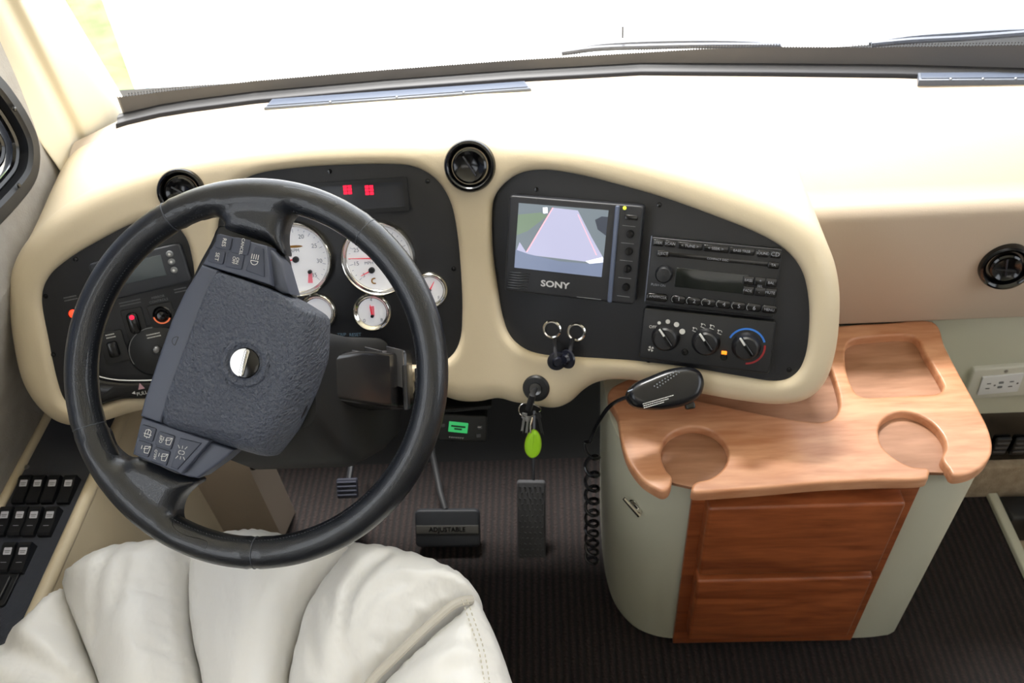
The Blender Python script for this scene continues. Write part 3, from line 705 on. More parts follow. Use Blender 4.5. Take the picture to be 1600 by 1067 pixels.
mb = MB(); mb.add(prism(pts, .0065, .0064, 6), Ky.M(u, v, .002, -.12)); Mb = Ky.M(u, v, .002, -.12) @ Matrix.Scale(-1, 4, (0, 0, 1)); mb.add(prism(pts, .0065, .0064, 6), Mb); mb.build('float', mat('lime_foam', (150, 205, 30), .5, emit=((150, 205, 30), .06)), t)
mb = MB(); mb.add(tube([Ky.M(u, v, .002, -.12) @ Vector((.0125*cos(a)*(1-.12*sin(a))*1.0, .0245*sin(a), 0)) for a in [2*pi*i/32 for i in range(32)]], .0007, 6, True)); mb.build('seam', mat('seam_green', (110, 120, 30), .6), t)
mb = MB(); mb.add(tube([KP(832, 652, .004), KP(829, 664, .012), KP(829, 676, .010)], .0014, 6)); mb.build('clasp', chrome, t)

# ------------------------------------------------------------------ air vents
def vent(c, r, label, slit, inner=.66):
    t = thing('air_vent', label, 'air vent', c.translation, 'round black dash air vents')
    mb = MB(); mb.add(lathe([(r, -.004), (r, .004), (r*.95, .0085), (r*.86, .010), (r*.76, .007), (r*.70, .001), (r*.68, -.006)], 48), c); mb.build('ring', blk_gloss, t)
    mb = MB(); ri = r*inner; mb.add(lathe([(0, .003), (ri*.45, .0035), (ri*.7, .006), (ri*.88, .009), (ri, .007), (ri*1.03, -.003)], 40), c @ slit); b_ = mb.build('nozzle', blk_gloss, t)
    mb = MB(); mb.add(rbox(ri*1.35, .0028, .004, .001, .0008), c @ slit @ Matrix.Translation((0, 0, .003))); mb.build('vane', mat('vane_black', (45, 47, 55), .25), b_)
    return t, c
P = shit(735, 259); VP_ = Panel(P+Snrm(P[0], P[2])*.004, Snrm(P[0], P[2])); vent(VP_.M(), .037, 'round black air vent between the gauge panel and monitor panel', Matrix.Rotation(radians(-58), 4, 'Z'))
P = shit(284, 300); VP_ = Panel(P, Snrm(P[0], P[2])); vent(VP_.M(), .034, 'round black air vent partly behind top left of the wheel rim', Matrix.Rotation(radians(-40), 4, 'Z'))
P = HY(1571, 416, 1.004); VP_ = Panel(P, tilt(-10, 10)); tv, cv = vent(VP_.M(), .038, 'round black air vent on the passenger side dash face', Matrix.Rotation(radians(100), 4, 'Z'), .6)
mb = MB(); mb.add(rbox(.03, .0028, .004, .001, .0008), cv @ Matrix.Translation((0, -.004, .003))); mb.build('vane', blk, tv)

# ------------------------------------------------------------------ steering wheel
WC = CAM+ray(398, 583)*.95
W = Panel(WC, tilt(0, 45)); RM = .2015; RT_ = .0178
sw = thing('steering_wheel', 'large black leather wrapped two spoke steering wheel turned to the side', 'steering wheel', WC)
NS = 180; V = []; F = []; k = 22
seams = [math.atan2(*(np.array(W.uv(*q))[::-1])) for q in ((262, 330), (585, 345), (122, 672), (400, 868))]
for i in range(NS):
    a = 2*pi*i/NS
    dd = min(abs((a-s_+pi) % (2*pi)-pi) for s_ in seams); rr = RT_*(1-.07*math.exp(-(dd/.012)**2)+.03*math.exp(-((dd-.045)/.02)**2))
    for j in range(k):
        b = 2*pi*j/k; V.append(((RM+rr*cos(b))*cos(a), (RM+rr*cos(b))*sin(a), rr*1.05*sin(b)))
for i in range(NS):
    for j in range(k): F.append([i*k+j, ((i+1) % NS)*k+j, ((i+1) % NS)*k+(j+1) % k, i*k+(j+1) % k])
mb = MB(); mb.add((V, F), W.M()); rim = mb.build('rim', leather_blk, sw, smooth=60)
sgm = mat('seam_grey', (70, 74, 82), .5)
for s_ in seams:
    mb = MB(); ca = Vector((cos(s_), sin(s_), 0)); mb.add(tube([ca*(RM+RT_*.985*cos(b))+Vector((0, 0, RT_*1.03*sin(b))) for b in [2*pi*j/28 for j in range(28)]], .0007, 5, True), W.M()); mb.build('seam', sgm, rim)
mb = MB()
for i in range(330):
    a = 2*pi*i/330; b = radians(150); p0 = Vector(((RM+RT_*1.0*cos(b))*cos(a), (RM+RT_*cos(b))*sin(a), RT_*sin(b)*1.06)); tdir = Vector((-sin(a), cos(a), 0)); rdir = Vector((cos(a), sin(a), 0))
    mb.add(tube([p0-tdir*.0012-rdir*.0006, p0+tdir*.0012+rdir*.0012], .00045, 4), W.M())
st_ = mb.build('stitching', mat('stitch_thread', (60, 62, 68), .6), rim); st_['kind'] = 'stuff'
# spokes: leather webs from the rim to the switch pods
def web(pxs, base, top, bev, name, mt):
    P = cr([W.uv(*q, top) for q in pxs], True, .004)
    Dp = np.array(P)
    def hf(vo, Do, Dh):
        a = np.clip(bev-Do, 0, bev); w_ = top-(bev-np.sqrt(np.maximum(bev*bev-a*a, 0)))*(top-base)/bev*.9
        q_ = (np.linalg.norm(vo, axis=1)-RM)/RT_; rh = np.where(np.abs(q_) < 1, RT_*1.05*np.sqrt(np.maximum(1-q_*q_, 0)), -.012)+.0005
        k_ = .016; hh = np.maximum(k_-np.abs(w_-rh), 0)/k_
        return np.maximum(w_, rh)+hh*hh*k_*.25*np.clip(Do/.012, 0, 1)
    VV, FF = sheet(P, [], hf, lambda x, y, h_: (x, y, h_), .006, (.001, .003, .006, .010, .014), lambda p, u: [(p[0], p[1], base-.014)])
    mb = MB(); mb.add((VV, FF), W.M()); return mb.build(name, mt, sw, smooth=60)
web([(268, 330), (300, 309), (350, 295), (420, 290), (480, 297), (525, 313), (518, 330), (492, 327), (468, 325), (450, 333), (440, 352), (438, 375), (441, 396), (428, 390), (415, 380), (385, 370), (346, 357), (343, 348), (334, 337), (318, 333), (294, 338)], -.004, .0145, .018, 'spoke', leather_blk)
web([(116, 690), (146, 672), (160, 700), (178, 717), (190, 720), (207, 717), (238, 726), (268, 740), (303, 754), (290, 766), (276, 780), (268, 800), (270, 820), (288, 834), (325, 846), (308, 862), (240, 837), (182, 792), (138, 742)], -.004, .0145, .018, 'spoke', leather_blk)
# hub
def loftpoly(A, hA, B, hB, n=9, mode='round'):
    """rounded loft between a base outline and a smaller top outline (pixel outlines sampled to the same count)"""
    A = [np.array(W.uv(*q, hA)) for q in A]; B = [np.array(W.uv(*q, hB)) for q in B]
    def res(P, N=96):
        P = [np.array(p) for p in P]; out = []
        n_ = len(P)
        for i in range(n_):
            for j in range(N//n_): t = j/(N//n_); out.append(P[i]*(1-t)+P[(i+1) % n_]*t)
        for _ in range(3): out = [(out[i-1]+2*out[i]+out[(i+1) % len(out)])/4 for i in range(len(out))]
        return out
    A = res(A); B = res(B); N = len(A); V = []; F = []
    for k_ in range(n+1):
        a = pi/2*k_/n; s = 1-cos(a); hh = sin(a)
        for p, q in zip(A, B): r_ = p*(1-s)+q*s; V.append((r_[0], r_[1], hA+(hB-hA)*hh))
    for k_ in range(n):
        for i in range(N): F.append([k_*N+i, k_*N+(i+1) % N, (k_+1)*N+(i+1) % N, (k_+1)*N+i])
    top = [n*N+i for i in range(N)]
    # concentric rings on the flat face, slightly domed
    c = sum(B)/N; prev = top
    for r_i, f_ in enumerate((.85, .65, .45, .3, .2)):
        cur = []
        for q in B: p = c+(q-c)*f_; V.append((p[0], p[1], hB+.0025*(1-f_))); cur.append(len(V)-1)
        for i in range(N): F.append([prev[i], prev[(i+1) % N], cur[(i+1) % N], cur[i]])
        prev = cur
    F.append(prev)
    return V, F
A = [(340, 421), (384, 434), (427, 449), (479, 472), (517, 496), (514, 561), (497, 610), (470, 668), (437, 711), (418, 712), (355, 693), (252, 660)]
B = [(344, 427), (384, 440), (422, 453), (446, 468), (462, 486), (455, 545), (440, 590), (418, 640), (393, 668), (370, 670), (330, 665), (258, 655)]
mb = MB(); mb.add(loftpoly(A, -.012, B, .040), W.M())
pad = mb.build('horn_pad', pad_m, sw, smooth=70)
mb = MB(); P_ = W.poly([(316, 414), (341, 422.5), (252, 661), (220, 650), (226, 625), (238, 590), (252, 548), (269, 500), (290, 455)], .034)
mb.add(prism(P_, .045, .003), W.M(0, 0, -.009)); mb.build('side_strip', hub_m, sw)
mb = MB(); mb.add(ringflat(.0045, .0052, .0005, 90, 270, 10), W.at(276, 533, .036, -.45)); mb.add(rbox(.0008, .010, .0004, .0002, .0001), W.at(276, 533, .036, -.45)); mb.build('horn_mark', blk, sw, smooth=0)
mb = MB(); mb.add(prism(cr(W.poly([(346, 352), (384, 366), (422, 378), (440, 402), (452, 462), (495, 520), (478, 640), (420, 700), (350, 700), (300, 740), (262, 738), (216, 708), (240, 600), (300, 440), (330, 380)], 0), True, .006), .034, .004), W.M(0, 0, -.03)); mb.build('hub_core', blk, sw)
# switch pods
for outl, side, btns, trap, marks in (
    ([(343, 365), (417, 384), (424, 446), (316, 413)], [(417, 384), (426, 392), (441, 412), (455, 460), (440, 458), (424, 446)],
     [(350, 378.5, .0175, .015), (377, 385, .019, .017), (339, 401, .0175, .0145), (367.5, 407.5, .019, .0165)], [(399, 384), (412, 388), (414, 434), (383, 423)],
     [('RES', 350, 378.5, .006), ('CANCEL', 378, 385, .0048), ('SET', 339, 401, .006), ('ON', 370.5, 407.5, .0048), ('OFF', 365, 406.5, .0048)]),
    ([(221, 652), (328, 689), (283, 741), (207, 710)], [(328, 689), (367, 703), (346, 722), (311, 747), (296, 745), (283, 741)],
     [(231, 676.5, .017, .0155), (258.5, 688, .019, .016), (224.5, 701, .0165, .0155), (251.4, 712.7, .019, .0165)], [(281.6, 683.6), (316, 692), (278, 734), (266.5, 730)],
     [('OFF', 252, 686, .005), ('HI/LO', 243, 710, .0042)])):
    up = outl[0][1] < 500
    pod = MB(); pod.add(prism(W.poly(outl, .033), .040, .002), W.M(0, 0, -.007)); pd = pod.build('switch_pod', hub_m, sw)
    mb = MB(); s3 = W.poly(side, .02); mb.add(prism(s3, .035, .003), W.M(0, 0, -.012)); mb.build('pod_side', hub_m, sw)
    rt = radians(-13.5 if up else -19)
    for (px, py, ww, hh) in btns: mb = MB(); mb.add(rbox(ww, hh, .0018, .002, .0008), W.at(px, py, .033, rt)); mb.build('button', btn_m, pd)
    mb = MB(); mb.add(prism(inset([tuple(p) for p in (W.poly(trap, .034) if signed_area(W.poly(trap, .034)) > 0 else W.poly(trap, .034)[::-1])], .0005), .0018, .0008), W.M(0, 0, .033)); mb.build('button', btn_m, pd)
    mb = MB()
    for s_, px, py, sz in marks: mb.add(text_vf(s_, sz), W.at(px, py, .0352, rt-pi/2 if up else rt+pi/2+.1))
    if up:
        c = W.at(397.5, 408, .0352, rt); mb.add(ringflat(.0036, .0043, 0, 180, 360, 10), c); mb.add(([(-.0043, 0, 0), (.0043, 0, 0), (.0043, .0007, 0), (-.0043, .0007, 0)], [[0, 1, 2, 3]]), c)
        for i in range(4): mb.add(([(-.0042+i*.0024, .002, 0), (-.0034+i*.0024, .002, 0), (-.0034+i*.0024, .0075, 0), (-.0042+i*.0024, .0075, 0)], [[0, 1, 2, 3]]), c)
    else:
        def line(c, x0, y0, x1, y1, w=.0006):
            d = Vector((x1-x0, y1-y0, 0)); n = Vector((-d.y, d.x, 0)).normalized()*w/2; a = Vector((x0, y0, 0)); b = Vector((x1, y1, 0)); mb.add(([a-n, b-n, b+n, a+n], [[0, 1, 2, 3]]), c)
        for (px, py, kind) in ((231, 677, 0), (262, 689, 1), (228, 702, 1), (255, 714, 1)):
            c = W.at(px, py, .0352, rt)
            if kind == 0:
                for a_, b_ in (((-.003, -.004), (-.003, .003)), ((-.003, .003), (0, .0045)), ((0, .0045), (.003, .003)), ((.003, .003), (.003, -.004)), ((.003, -.004), (-.003, -.004)), ((0, .0045), (0, -.001)), ((-.0045, -.001), (.0045, -.001)), ((0, -.0045), (0, -.0055))): line(c, *a_, *b_)
            else:
                for a_, b_ in (((-.001, -.004), (-.002, .003)), ((-.002, .003), (.0045, .0045)), ((.0045, .0045), (.0035, -.0035)), ((.0035, -.0035), (-.001, -.004)), ((-.003, .0), (.002, .0015)), ((.002, .0015), (.0035, .0042)), ((-.0052, -.001), (-.0052, .003))): line(c, *a_, *b_)
        c = W.at(283.5, 707, .0352, rt+.1)
        mb.add(ringflat(.0016, .0022, 0, 60, 300, 10), c @ Matrix.Translation((-.0014, 0, 0))); mb.add(ringflat(.0016, .0022, 0, -120, 120, 10), c @ Matrix.Translation((.0014, 0, 0)))
        for sy in (-1, 1):
            for i in (-1, 0, 1): line(c, i*.003, sy*.0042, i*.0052, sy*.0075)
    mb.build('lettering', white_p, pd, smooth=0)
# centre badge
c = W.at(383, 567, .042)
mb = MB(); mb.add(lathe([(.0265, .0000), (.0245, .0022), (.0215, .0020), (.0185, -.0005), (.0165, .0012)], 48), c); mb.build('badge_ring', pad_m, sw)
bd = MB(); bd.add(lathe([(0, .0022), (.012, .002), (.0155, .0012), (.0165, 0)], 40), c); b_ = bd.build('badge', mat('badge_black', (10, 10, 12), .12), sw)
mb = MB(); rb = radians(72); mb.add(([(.0155*cos(a), .0155*sin(a), .0024) for a in [rb+radians(8)+radians(164)*i/20 for i in range(21)]], [list(range(21))]), c); mb.build('badge_chrome', chrome, b_, smooth=0)
mb = MB(); mb.add(rbox(.030, .0058, .0025, .0028, .001), c @ Matrix.Rotation(rb, 4, 'Z') @ Matrix.Translation((0, 0, .0012))); bb = mb.build('badge_bar', chrome, b_)
mb = MB()
for i in range(10): mb.add(ringflat(.0006, .0012, 0, 0, 300 if i % 2 else 180, 6), c @ Matrix.Rotation(rb, 4, 'Z') @ Matrix.Translation((-.0115+i*.0026, 0, .0038)))
mb.build('badge_lettering', grey_p, bb, smooth=0)

# ------------------------------------------------------------------ steering column
colm = thing('steering_column', 'glossy black steering column shroud behind the wheel hub', 'steering column', W.M(0, 0, -.05).translation)
def loftrect(secs, r=.02):
    V = []; F = []
    for (cx, cy, w_, h_, z) in secs:
        for p in rrect(w_, h_, r, 5): V.append((p[0]+cx, p[1]+cy, z))
    n = len(rrect(.1, .1, .01, 5))
    for s in range(len(secs)-1):
        for i in range(n): F.append([s*n+i, s*n+(i+1) % n, (s+1)*n+(i+1) % n, (s+1)*n+i])
    F.append(list(range(n))); F.append([(len(secs)-1)*n+i for i in range(n)]); return V, F
mb = MB(); mb.add(loftrect([(.01, -.01, .11, .11, -.012), (.005, -.03, .15, .15, -.06), (0, -.045, .16, .17, -.16), (0, -.045, .165, .17, -.30), (0, -.04, .16, .16, -.42)]), W.M()); mb.build('shroud', mat('column_black', (11, 11, 11), .7), colm, smooth=40)
mb = MB(); mb.add(loftrect([(.05, -.01, .05, .05, -.05), (.065, -.012, .075, .065, -.09), (.082, -.018, .085, .07, -.14), (.09, -.02, .07, .075, -.19), (.09, -.02, .09, .08, -.2), (.09, -.02, .09, .08, -.24)], .006), W.M()); mb.build('tilt_housing', mat('gloss_column', (34, 33, 34), .22), colm, smooth=20)
for i in range(4):
    mb = MB(); mb.add(prism([(0, 0), (.022, -.006), (.022, -.058), (.004, -.05)], .006, .001), W.M(.045+i*.022, .026, -.10-i*.03)); mb.build('rib', mat('rib_grey', (66, 66, 70), .25), colm)
mb = MB(); mb.add(rbox(.006, .06, .02, .002), W.M(.135, -.03, -.2)); mb.add(rbox(.006, .05, .02, .002), W.M(.15, -.03, -.21)); mb.build('clamp', mat('clamp_black', (40, 40, 44), .3), colm)

# ------------------------------------------------------------------ brake controller under dash
BC = Panel((-.2, .875, .56), tilt(4, 25))
M, w, h = BC.rect([(686, 648), (762, 650), (760, 692), (684, 688)], 0)
t = thing('brake_controller', 'small black brake controller with green display hanging under the dash', 'controller', M.translation)
mb = MB(); mb.add(rbox(w, h, .05, .006, .003, z0=-.05), M); mb.build('housing', mat('controller_black', (20, 21, 22), .5), t)
M2, w2, h2 = BC.rect([(702, 658), (732, 661), (730, 677), (700, 674)], .001)
mb = MB(); mb.add(rbox(w2, h2, .0008, .001, .0003), M2); s_ = mb.build('screen', mat('lit_green_screen', (40, 140, 80), .4, emit=((50, 170, 95), .8)), t)
mb = MB(); mb.add(rbox(w2*.75, h2*.16, .0004, .0003, .0001), M2 @ Matrix.Translation((0, h2*.1, .0009))); mb.add(rbox(w2*.4, h2*.16, .0004, .0003, .0001), M2 @ Matrix.Translation((0, -h2*.15, .0009))); mb.build('readout', mat('readout_dark', (12, 50, 28), .5), s_)
for q in ((750, 667), (748, 680), (692, 664)):
    mb = MB(); mb.add(rbox(.007, .006, .002, .0015, .0005), BC.at(*q, 0)); mb.build('button', mat('ctrl_btn', (70, 70, 74), .5), t)
mb = MB(); mb.add(text_vf('~', .01), BC.at(749, 667, .0025)); [mb.add(ringflat(.0008, .0014, 0, 0, 250, 6), BC.at(703+i*3.4, 683+i*.3, .0008)) for i in range(7)]; mb.build('lettering', white_p, t, smooth=0)
mb = MB(); mb.add(rbox(.09, .006, .05, .001), BC.M(*BC.uv(724, 640), -.05)); mb.build('bracket', blk_mat, t)

# ------------------------------------------------------------------ pedals
BP = Panel((-.2, 1.04, .13), tilt(0, 42))
M, w, h = BP.rect([(647, 797), (748, 797), (751, 856), (650, 854)], 0)
t = thing('brake_pedal', 'wide black brake pedal with a raised lettered band and bent arm', 'pedal', M.translation)
mb = MB(); mb.add(rbox(w, h, .014, .010, .004, z0=-.014), M); pd = mb.build('pad', mat('pedal_rubber', (36, 38, 42), .6), t)
mb = MB(); mb.add(rbox(w*.96, h*.22, .0015, .001, .0006), M @ Matrix.Translation((0, -h*.02, 0))); mb.build('band', mat('pedal_band', (72, 70, 66), .5), pd)
mb = MB(); mb.add(text_vf('ADJUSTABLE', .0135, .02), M @ Matrix.Translation((0, -h*.02, .002))); mb.build('lettering', blk_gloss, pd, smooth=0)
A = Vector(BP.P(696, 797, -.01)); mb = MB(); mb.add(tube([A, Vector(BP.P(688, 770, -.04)), Vector(HY(676, 710, 1.13)), Vector(HY(672, 680, 1.16))], .0065, 10)); mb.build('arm', mat('arm_black', (22, 22, 24), .7), t)
AP = Panel((-.09, .97, .06), tilt(0, 33))
M, w, h = AP.rect([(808, 753), (852, 753), (853, 876), (808, 876)], 0)
t = thing('accelerator_pedal', 'long grey rubber accelerator pedal with a studded surface', 'pedal', M.translation)
mb = MB(); mb.add(rbox(w, h, .012, .006, .003, z0=-.012), M); pd = mb.build('pad', mat('gas_pedal_rubber', (66, 66, 68), .7), t)
mb = MB()
for i in range(5):
    for j in range(13):
        x = (i-2)*w/5.6+(w/11 if j % 2 else -w/11)*.5; y = (j-6)*h/13.8; mb.add(lathe([(0, .0015), (.0024, .0012), (.003, 0)], 3), M @ Matrix.Translation((x, y, 0)) @ Matrix.Rotation(j*pi, 4, 'Z'))
o_ = mb.build('studs', mat('stud_rubber', (44, 44, 46), .7), pd); o_['kind'] = 'stuff'
mb = MB(); mb.add(tube([M @ Vector((.005, h/2-.005, -.01)), M @ Vector((.005, h/2+.05, -.03)), M @ Vector((.005, h/2+.12, -.10))], .003, 8)); mb.build('arm', blk, t)
PP = Panel((-.4, 1.1, .2), tilt(0, 42)); M, w, h = PP.rect([(525, 749), (557, 748), (559, 778), (527, 779)], 0)
t = thing('foot_switch', 'small ribbed parking pedal seen through the lower wheel opening', 'pedal', M.translation)
mb = MB(); mb.add(rbox(w, h, .01, .003, .001, z0=-.01), M); pd = mb.build('pad', mat('footpad', (44, 46, 58), .55), t)
for i in range(4): mb = MB(); mb.add(rbox(w*.94, .003, .002, .001, .0008), M @ Matrix.Translation((0, (i-1.5)*h/4.5, 0))); mb.build('rib', mat('footrib', (56, 58, 72), .5), pd)
mb = MB(); mb.add(tube([M @ Vector((0, 0, -.008)), M @ Vector((0, .10, -.10))], .006, 8)); mb.build('arm', blk, t)

# ------------------------------------------------------------------ cabinet between the seats
cab = thing('console_cabinet', 'sage cream console cabinet with two cherry wood drawers under the dash', 'cabinet', (.34, .85, 0))
foot = [(.062, 1.05), (.060, .95), (.064, .88), (.078, .82), (.108, .775), (.142, .755), (.175, .747), (.22, .744), (.30, .742), (.40, .741), (.48, .741), (.53, .741), (.565, .744), (.592, .752), (.612, .79), (.620, .85), (.622, 1.05)]
fp = cr(foot[1:-1], False, .012); fp = [np.array(foot[0])]+fp+[np.array(foot[-1])]
# body walls as one shell with a rounded base
mb = MB(); mb.add(prism([tuple(p) for p in fp], .515, .002, z0=.008)); mb.add(prism(inset([tuple(p) for p in (fp if signed_area(fp) > 0 else fp[::-1])], .006), .010, .001)); mb.build('body', green_wall, cab, smooth=50)
# face frame + drawers
FR = Panel((.34, .735, .25), (0, -1, 0))
def fr_poly(pts, y): return [tuple(HY(*q, y)) for q in pts]
mb = MB(); x0, x1 = .180, .508
def fbox(a, b, z0, z1, y, d, bev=.003):
    mb = MB(); Mx = Matrix(((1, 0, 0, (a+b)/2), (0, 0, -1, y), (0, 1, 0, (z0+z1)/2), (0, 0, 0, 1))); mb.add(rbox(b-a, z1-z0, d, .002, bev), Mx); return mb
fb = fbox(x0, x1, .012, .524, .7415, .007, .001); fb.build('face_frame', wood_fr, cab)
dz = [HY(1257, 793, .707)[2], HY(1230, 898, .707)[2], HY(1225, 906, .707)[2], HY(1200, 999, .707)[2]]
fbox(.200, .482, dz[1], dz[0], .7345, .026, .005).build('drawer', wood_fr, cab)
fbox(.200, .482, max(dz[3], .012), dz[2]-.003, .7345, .026, .005).build('drawer', wood_fr, cab)
mb = MB(); Ml = Panel((.118, .769, .42), (-.55, -.83, 0)); u, v = 0, 0
Pl = Ml.at(993, 789, 0)
mb.add(rbox(.014, .022, .003, .003), Pl @ Matrix.Rotation(.6, 4, 'Z')); mb.add(tube([Pl @ Vector((-.018, .012, .006)), Pl @ Vector((.012, -.010, .008))], [.003, .0045], 8)); mb.add(lathe([(0, .009), (.005, .008), (.006, .002)], 16), Pl @ Matrix.Translation((.008, -.006, 0))); mb.build('latch', chrome, cab)
# tray top (open cup holders)
ZT = .548
top_px = [(957, 604), (965, 650), (972, 690), (983, 722), (1002, 748), (1022, 762), (1036, 768), (1046, 762), (1050, 745),
          (1040, 732), (1033, 710), (1037, 690), (1052, 675), (1075, 667), (1098, 668), (1120, 678), (1135, 696), (1137, 715), (1128, 733), (1110, 746), (1088, 752), (1081, 760), (1084, 769),
          (1120, 768), (1200, 762), (1280, 755), (1360, 751), (1440, 749), (1452, 741), (1450, 731),
          (1425, 728), (1400, 716), (1380, 698), (1373, 676), (1378, 658), (1393, 647), (1412, 643), (1435, 648), (1457, 661), (1473, 680), (1478, 698), (1472, 716), (1482, 731), (1492, 743),
          (1520, 738), (1542, 722), (1551, 700), (1545, 670), (1525, 630), (1500, 585), (1478, 543), (1457, 502), (1380, 504), (1300, 510), (1200, 530), (1080, 560)]
h1_px = [(1322, 545), (1330, 532), (1350, 527), (1400, 523), (1424, 524), (1436, 532), (1448, 555), (1470, 592), (1474, 606), (1464, 614), (1440, 616), (1370, 620), (1345, 618), (1333, 606), (1322, 575)]
h2_px = [(1040, 612), (1100, 627), (1180, 644), (1250, 656), (1285, 658), (1304, 650), (1312, 632), (1308, 605), (1296, 570), (1280, 545), (1200, 555), (1080, 590)]
def zt(pts, step=.004, z=ZT): return cr([HZ(*q, z)[:2] for q in pts], True, step)
to = zt(top_px); th1 = zt(h1_px); th2 = zt(h2_px)
def th(vo, Do, Dh): d = np.minimum(Do, Dh); r_ = .004; a = np.clip(r_-d, 0, r_); return ZT-(r_-np.sqrt(r_*r_-a*a))
V, F = sheet(to, [th1, th2], th, lambda x, y, h_: (x, y, h_), .015, (.0012, .0028, .0045), lambda p, u: [(p[0], p[1], ZT-.019)], lambda p, u: [(p[0], p[1], ZT-.0155)])
obj('tray_top', V, F, wood_top, cab, smooth=45)
fl = [HZ(*q, ZT-.02)[:2] for q in ((968, 612), (985, 700), (1010, 738), (1050, 757), (1081, 764), (1200, 758), (1400, 748), (1452, 741), (1490, 742), (1528, 720), (1534, 690), (1450, 520), (1300, 520), (1080, 570))]
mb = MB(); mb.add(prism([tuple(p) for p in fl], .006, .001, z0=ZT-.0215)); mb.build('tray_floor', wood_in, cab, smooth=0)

# ------------------------------------------------------------------ hand microphone and coiled cord
_m = shit(1035, 600); MP = Vector(_m+Snrm(_m[0], _m[2])*.034+np.array((0, 0, 0)))
MP = Vector(hit(1035, 612, MP, (0, -.6, .8)))
mic = thing('hand_microphone', 'black handheld radio microphone lying on the wooden tray against the dash', 'microphone', MP)
mpl = Panel(np.array(MP), (.10, -.62, .78))
mo = cr([mpl.uv(*q, 0) for q in ((979, 616), (990, 600), (1015, 588), (1045, 577), (1075, 574), (1092, 582), (1098, 600), (1090, 622), (1068, 634), (1035, 640), (1000, 639), (984, 630))], True, .004)
mb = MB(); mb.add(prism([tuple(p) for p in mo], .018, .012, 6, z0=-.0), mpl.M()); mb.add(prism([tuple(p) for p in mo], .016, .006, 4), mpl.M() @ Matrix.Scale(-1, 4, (0, 0, 1))); b_ = mb.build('body', mat('mic_black', (20, 21, 25), .25), mic, smooth=50)
mb = MB(); mb.add(tube([mpl.M(*mpl.uv(*q, .013), .013).translation for q in ((981, 612), (1000, 604), (1020, 600), (1045, 596), (1065, 594), (1085, 588))], .0012, 6)); mb.build('trim_edge', mat('mic_edge', (110, 120, 140), .25), b_)
mb = MB()
for i in range(9):
    for j in range(2): px, py = 1056-i*4.2+j*5, 580+i*2.9+j*2; mb.add(lathe([(0, .0012), (.001, 0)], 8), mpl.at(px, py, .0185))
mb.build('grille', mat('grille_grey', (150, 155, 160), .3), b_)
mb = MB(); Mt = mpl.at(1028, 625, .0183, .12)
for i in range(3):
    x = -.022
    while x < .022-.008*i: L = random.uniform(.001, .003); mb.add(([(x, 0, 0), (x+L, 0, 0), (x+L, .0011, 0), (x, .0011, 0)], [[0, 1, 2, 3]]), Mt @ Matrix.Translation((0, -.0028*i, 0))); x += L+.0006
mb.build('lettering', white_p, b_, smooth=0)
mb = MB(); mb.add(rbox(.014, .01, .008, .003, .002), mpl.at(1077, 634, -.004)); mb.build('hang_button', blk_gloss, mic)
mb = MB(); mb.add(rbox(.03, .007, .005, .003, .002), mpl.at(1012, 607, .012, .2)); mb.build('talk_button', blk_gloss, mic)
A0 = mpl.M(*mpl.uv(981, 620, 0), 0).translation
cordpts = [A0, Vector(HY(962, 628, .835)), Vector(HY(948, 640, .85)), Vector(HY(932, 665, .87)), Vector(HY(922, 690, .865))]
cps = [Vector(p) for p in cr(cordpts, False, .006)]
# coil
xc, yc, z0, z1 = None, None, None, None
c0 = HY(927, 690, .865); c1 = HY(926, 880, .865)
x_c = c0[0]-.002; turns = 10; coil = []
Lc = c0[2]-c1[2]
for i in range(turns*14+1):
    a = 2*pi*i/14; f = i/(turns*14); pitch = f**.8
    coil.append(Vector((x_c+(c1[0]-c0[0])*f+.0115*cos(a+2.2), .865+.0115*sin(a+2.2), c0[2]-Lc*pitch)))
mb = MB(); mb.add(tube(cps+coil[1:], .0032, 8)); cc_ = mb.build('microphone_cord', mat('cord_black', (30, 31, 36), .2), None); tag(cc_, 'black coiled microphone cord hanging down beside the cabinet', 'cord')
mb = MB(); mb.add(tube(cps[6:14], .0031, 8)); mb.build('strain_relief', mat('cord_silver', (190, 192, 196), .25, .6), cc_)

# ------------------------------------------------------------------ driver seat
SZ = .512
seat = thing('driver_seat', 'ivory leather driver seat with puffy stitched cushion in the foreground', 'seat', (-.42, .3, 0))
def lobe(name, px, H=.075, Rr=.085, creases=(), zc=.56, base=SZ, mt=seat_m, step=.009, noise=.0035, seed=0):
    P = cr([HZ(*q, zc)[:2] for q in px], True, .008)
    if signed_area(P) < 0: P = P[::-1]
    cs = [([HZ(*q, zc+.01)[:2] for q in c[0]], c[1]*1.8, c[2]) for c in creases]
    rs = np.random.RandomState(seed); ph = rs.uniform(0, 6, 8)
    def hf(vo, Do, Dh):
        a = np.clip(1-Do/Rr, 0, 1); h = H*np.sqrt(np.maximum(1-a**2.2, 0))
        x, y = vo[:, 0], vo[:, 1]
        n = np.sin(x*38+ph[0]+2*np.sin(y*17+ph[1]))*.5+np.sin(x*21-y*34+ph[2])*.5+np.sin(y*70+6*np.sin(x*15)+ph[3])*.25
        h = h+noise*n*np.clip(Do/.03, 0, 1)
        # puckers along the seam
        h = h+.0028*np.sin(np.arctan2(y-y.mean(), x-x.mean())*70+ph[4])*np.exp(-((Do-.012)/.010)**2)
        for line, dep, wd in cs:
            L = cr(line, False, .01); d = seg_dist(vo, L, False); h = h-dep*np.exp(-(d/wd)**2)+dep*.35*np.exp(-((d-wd*2)/wd)**2)
        return base+h
    V, F = sheet(P, [], hf, lambda x, y, h_: (x, y, h_), step, (.0006, .002, .004, .007, .011, .016, .023), lambda p, u: [(p[0], p[1], base-.008)])
    return obj(name, V, F, mt, seat, smooth=80)
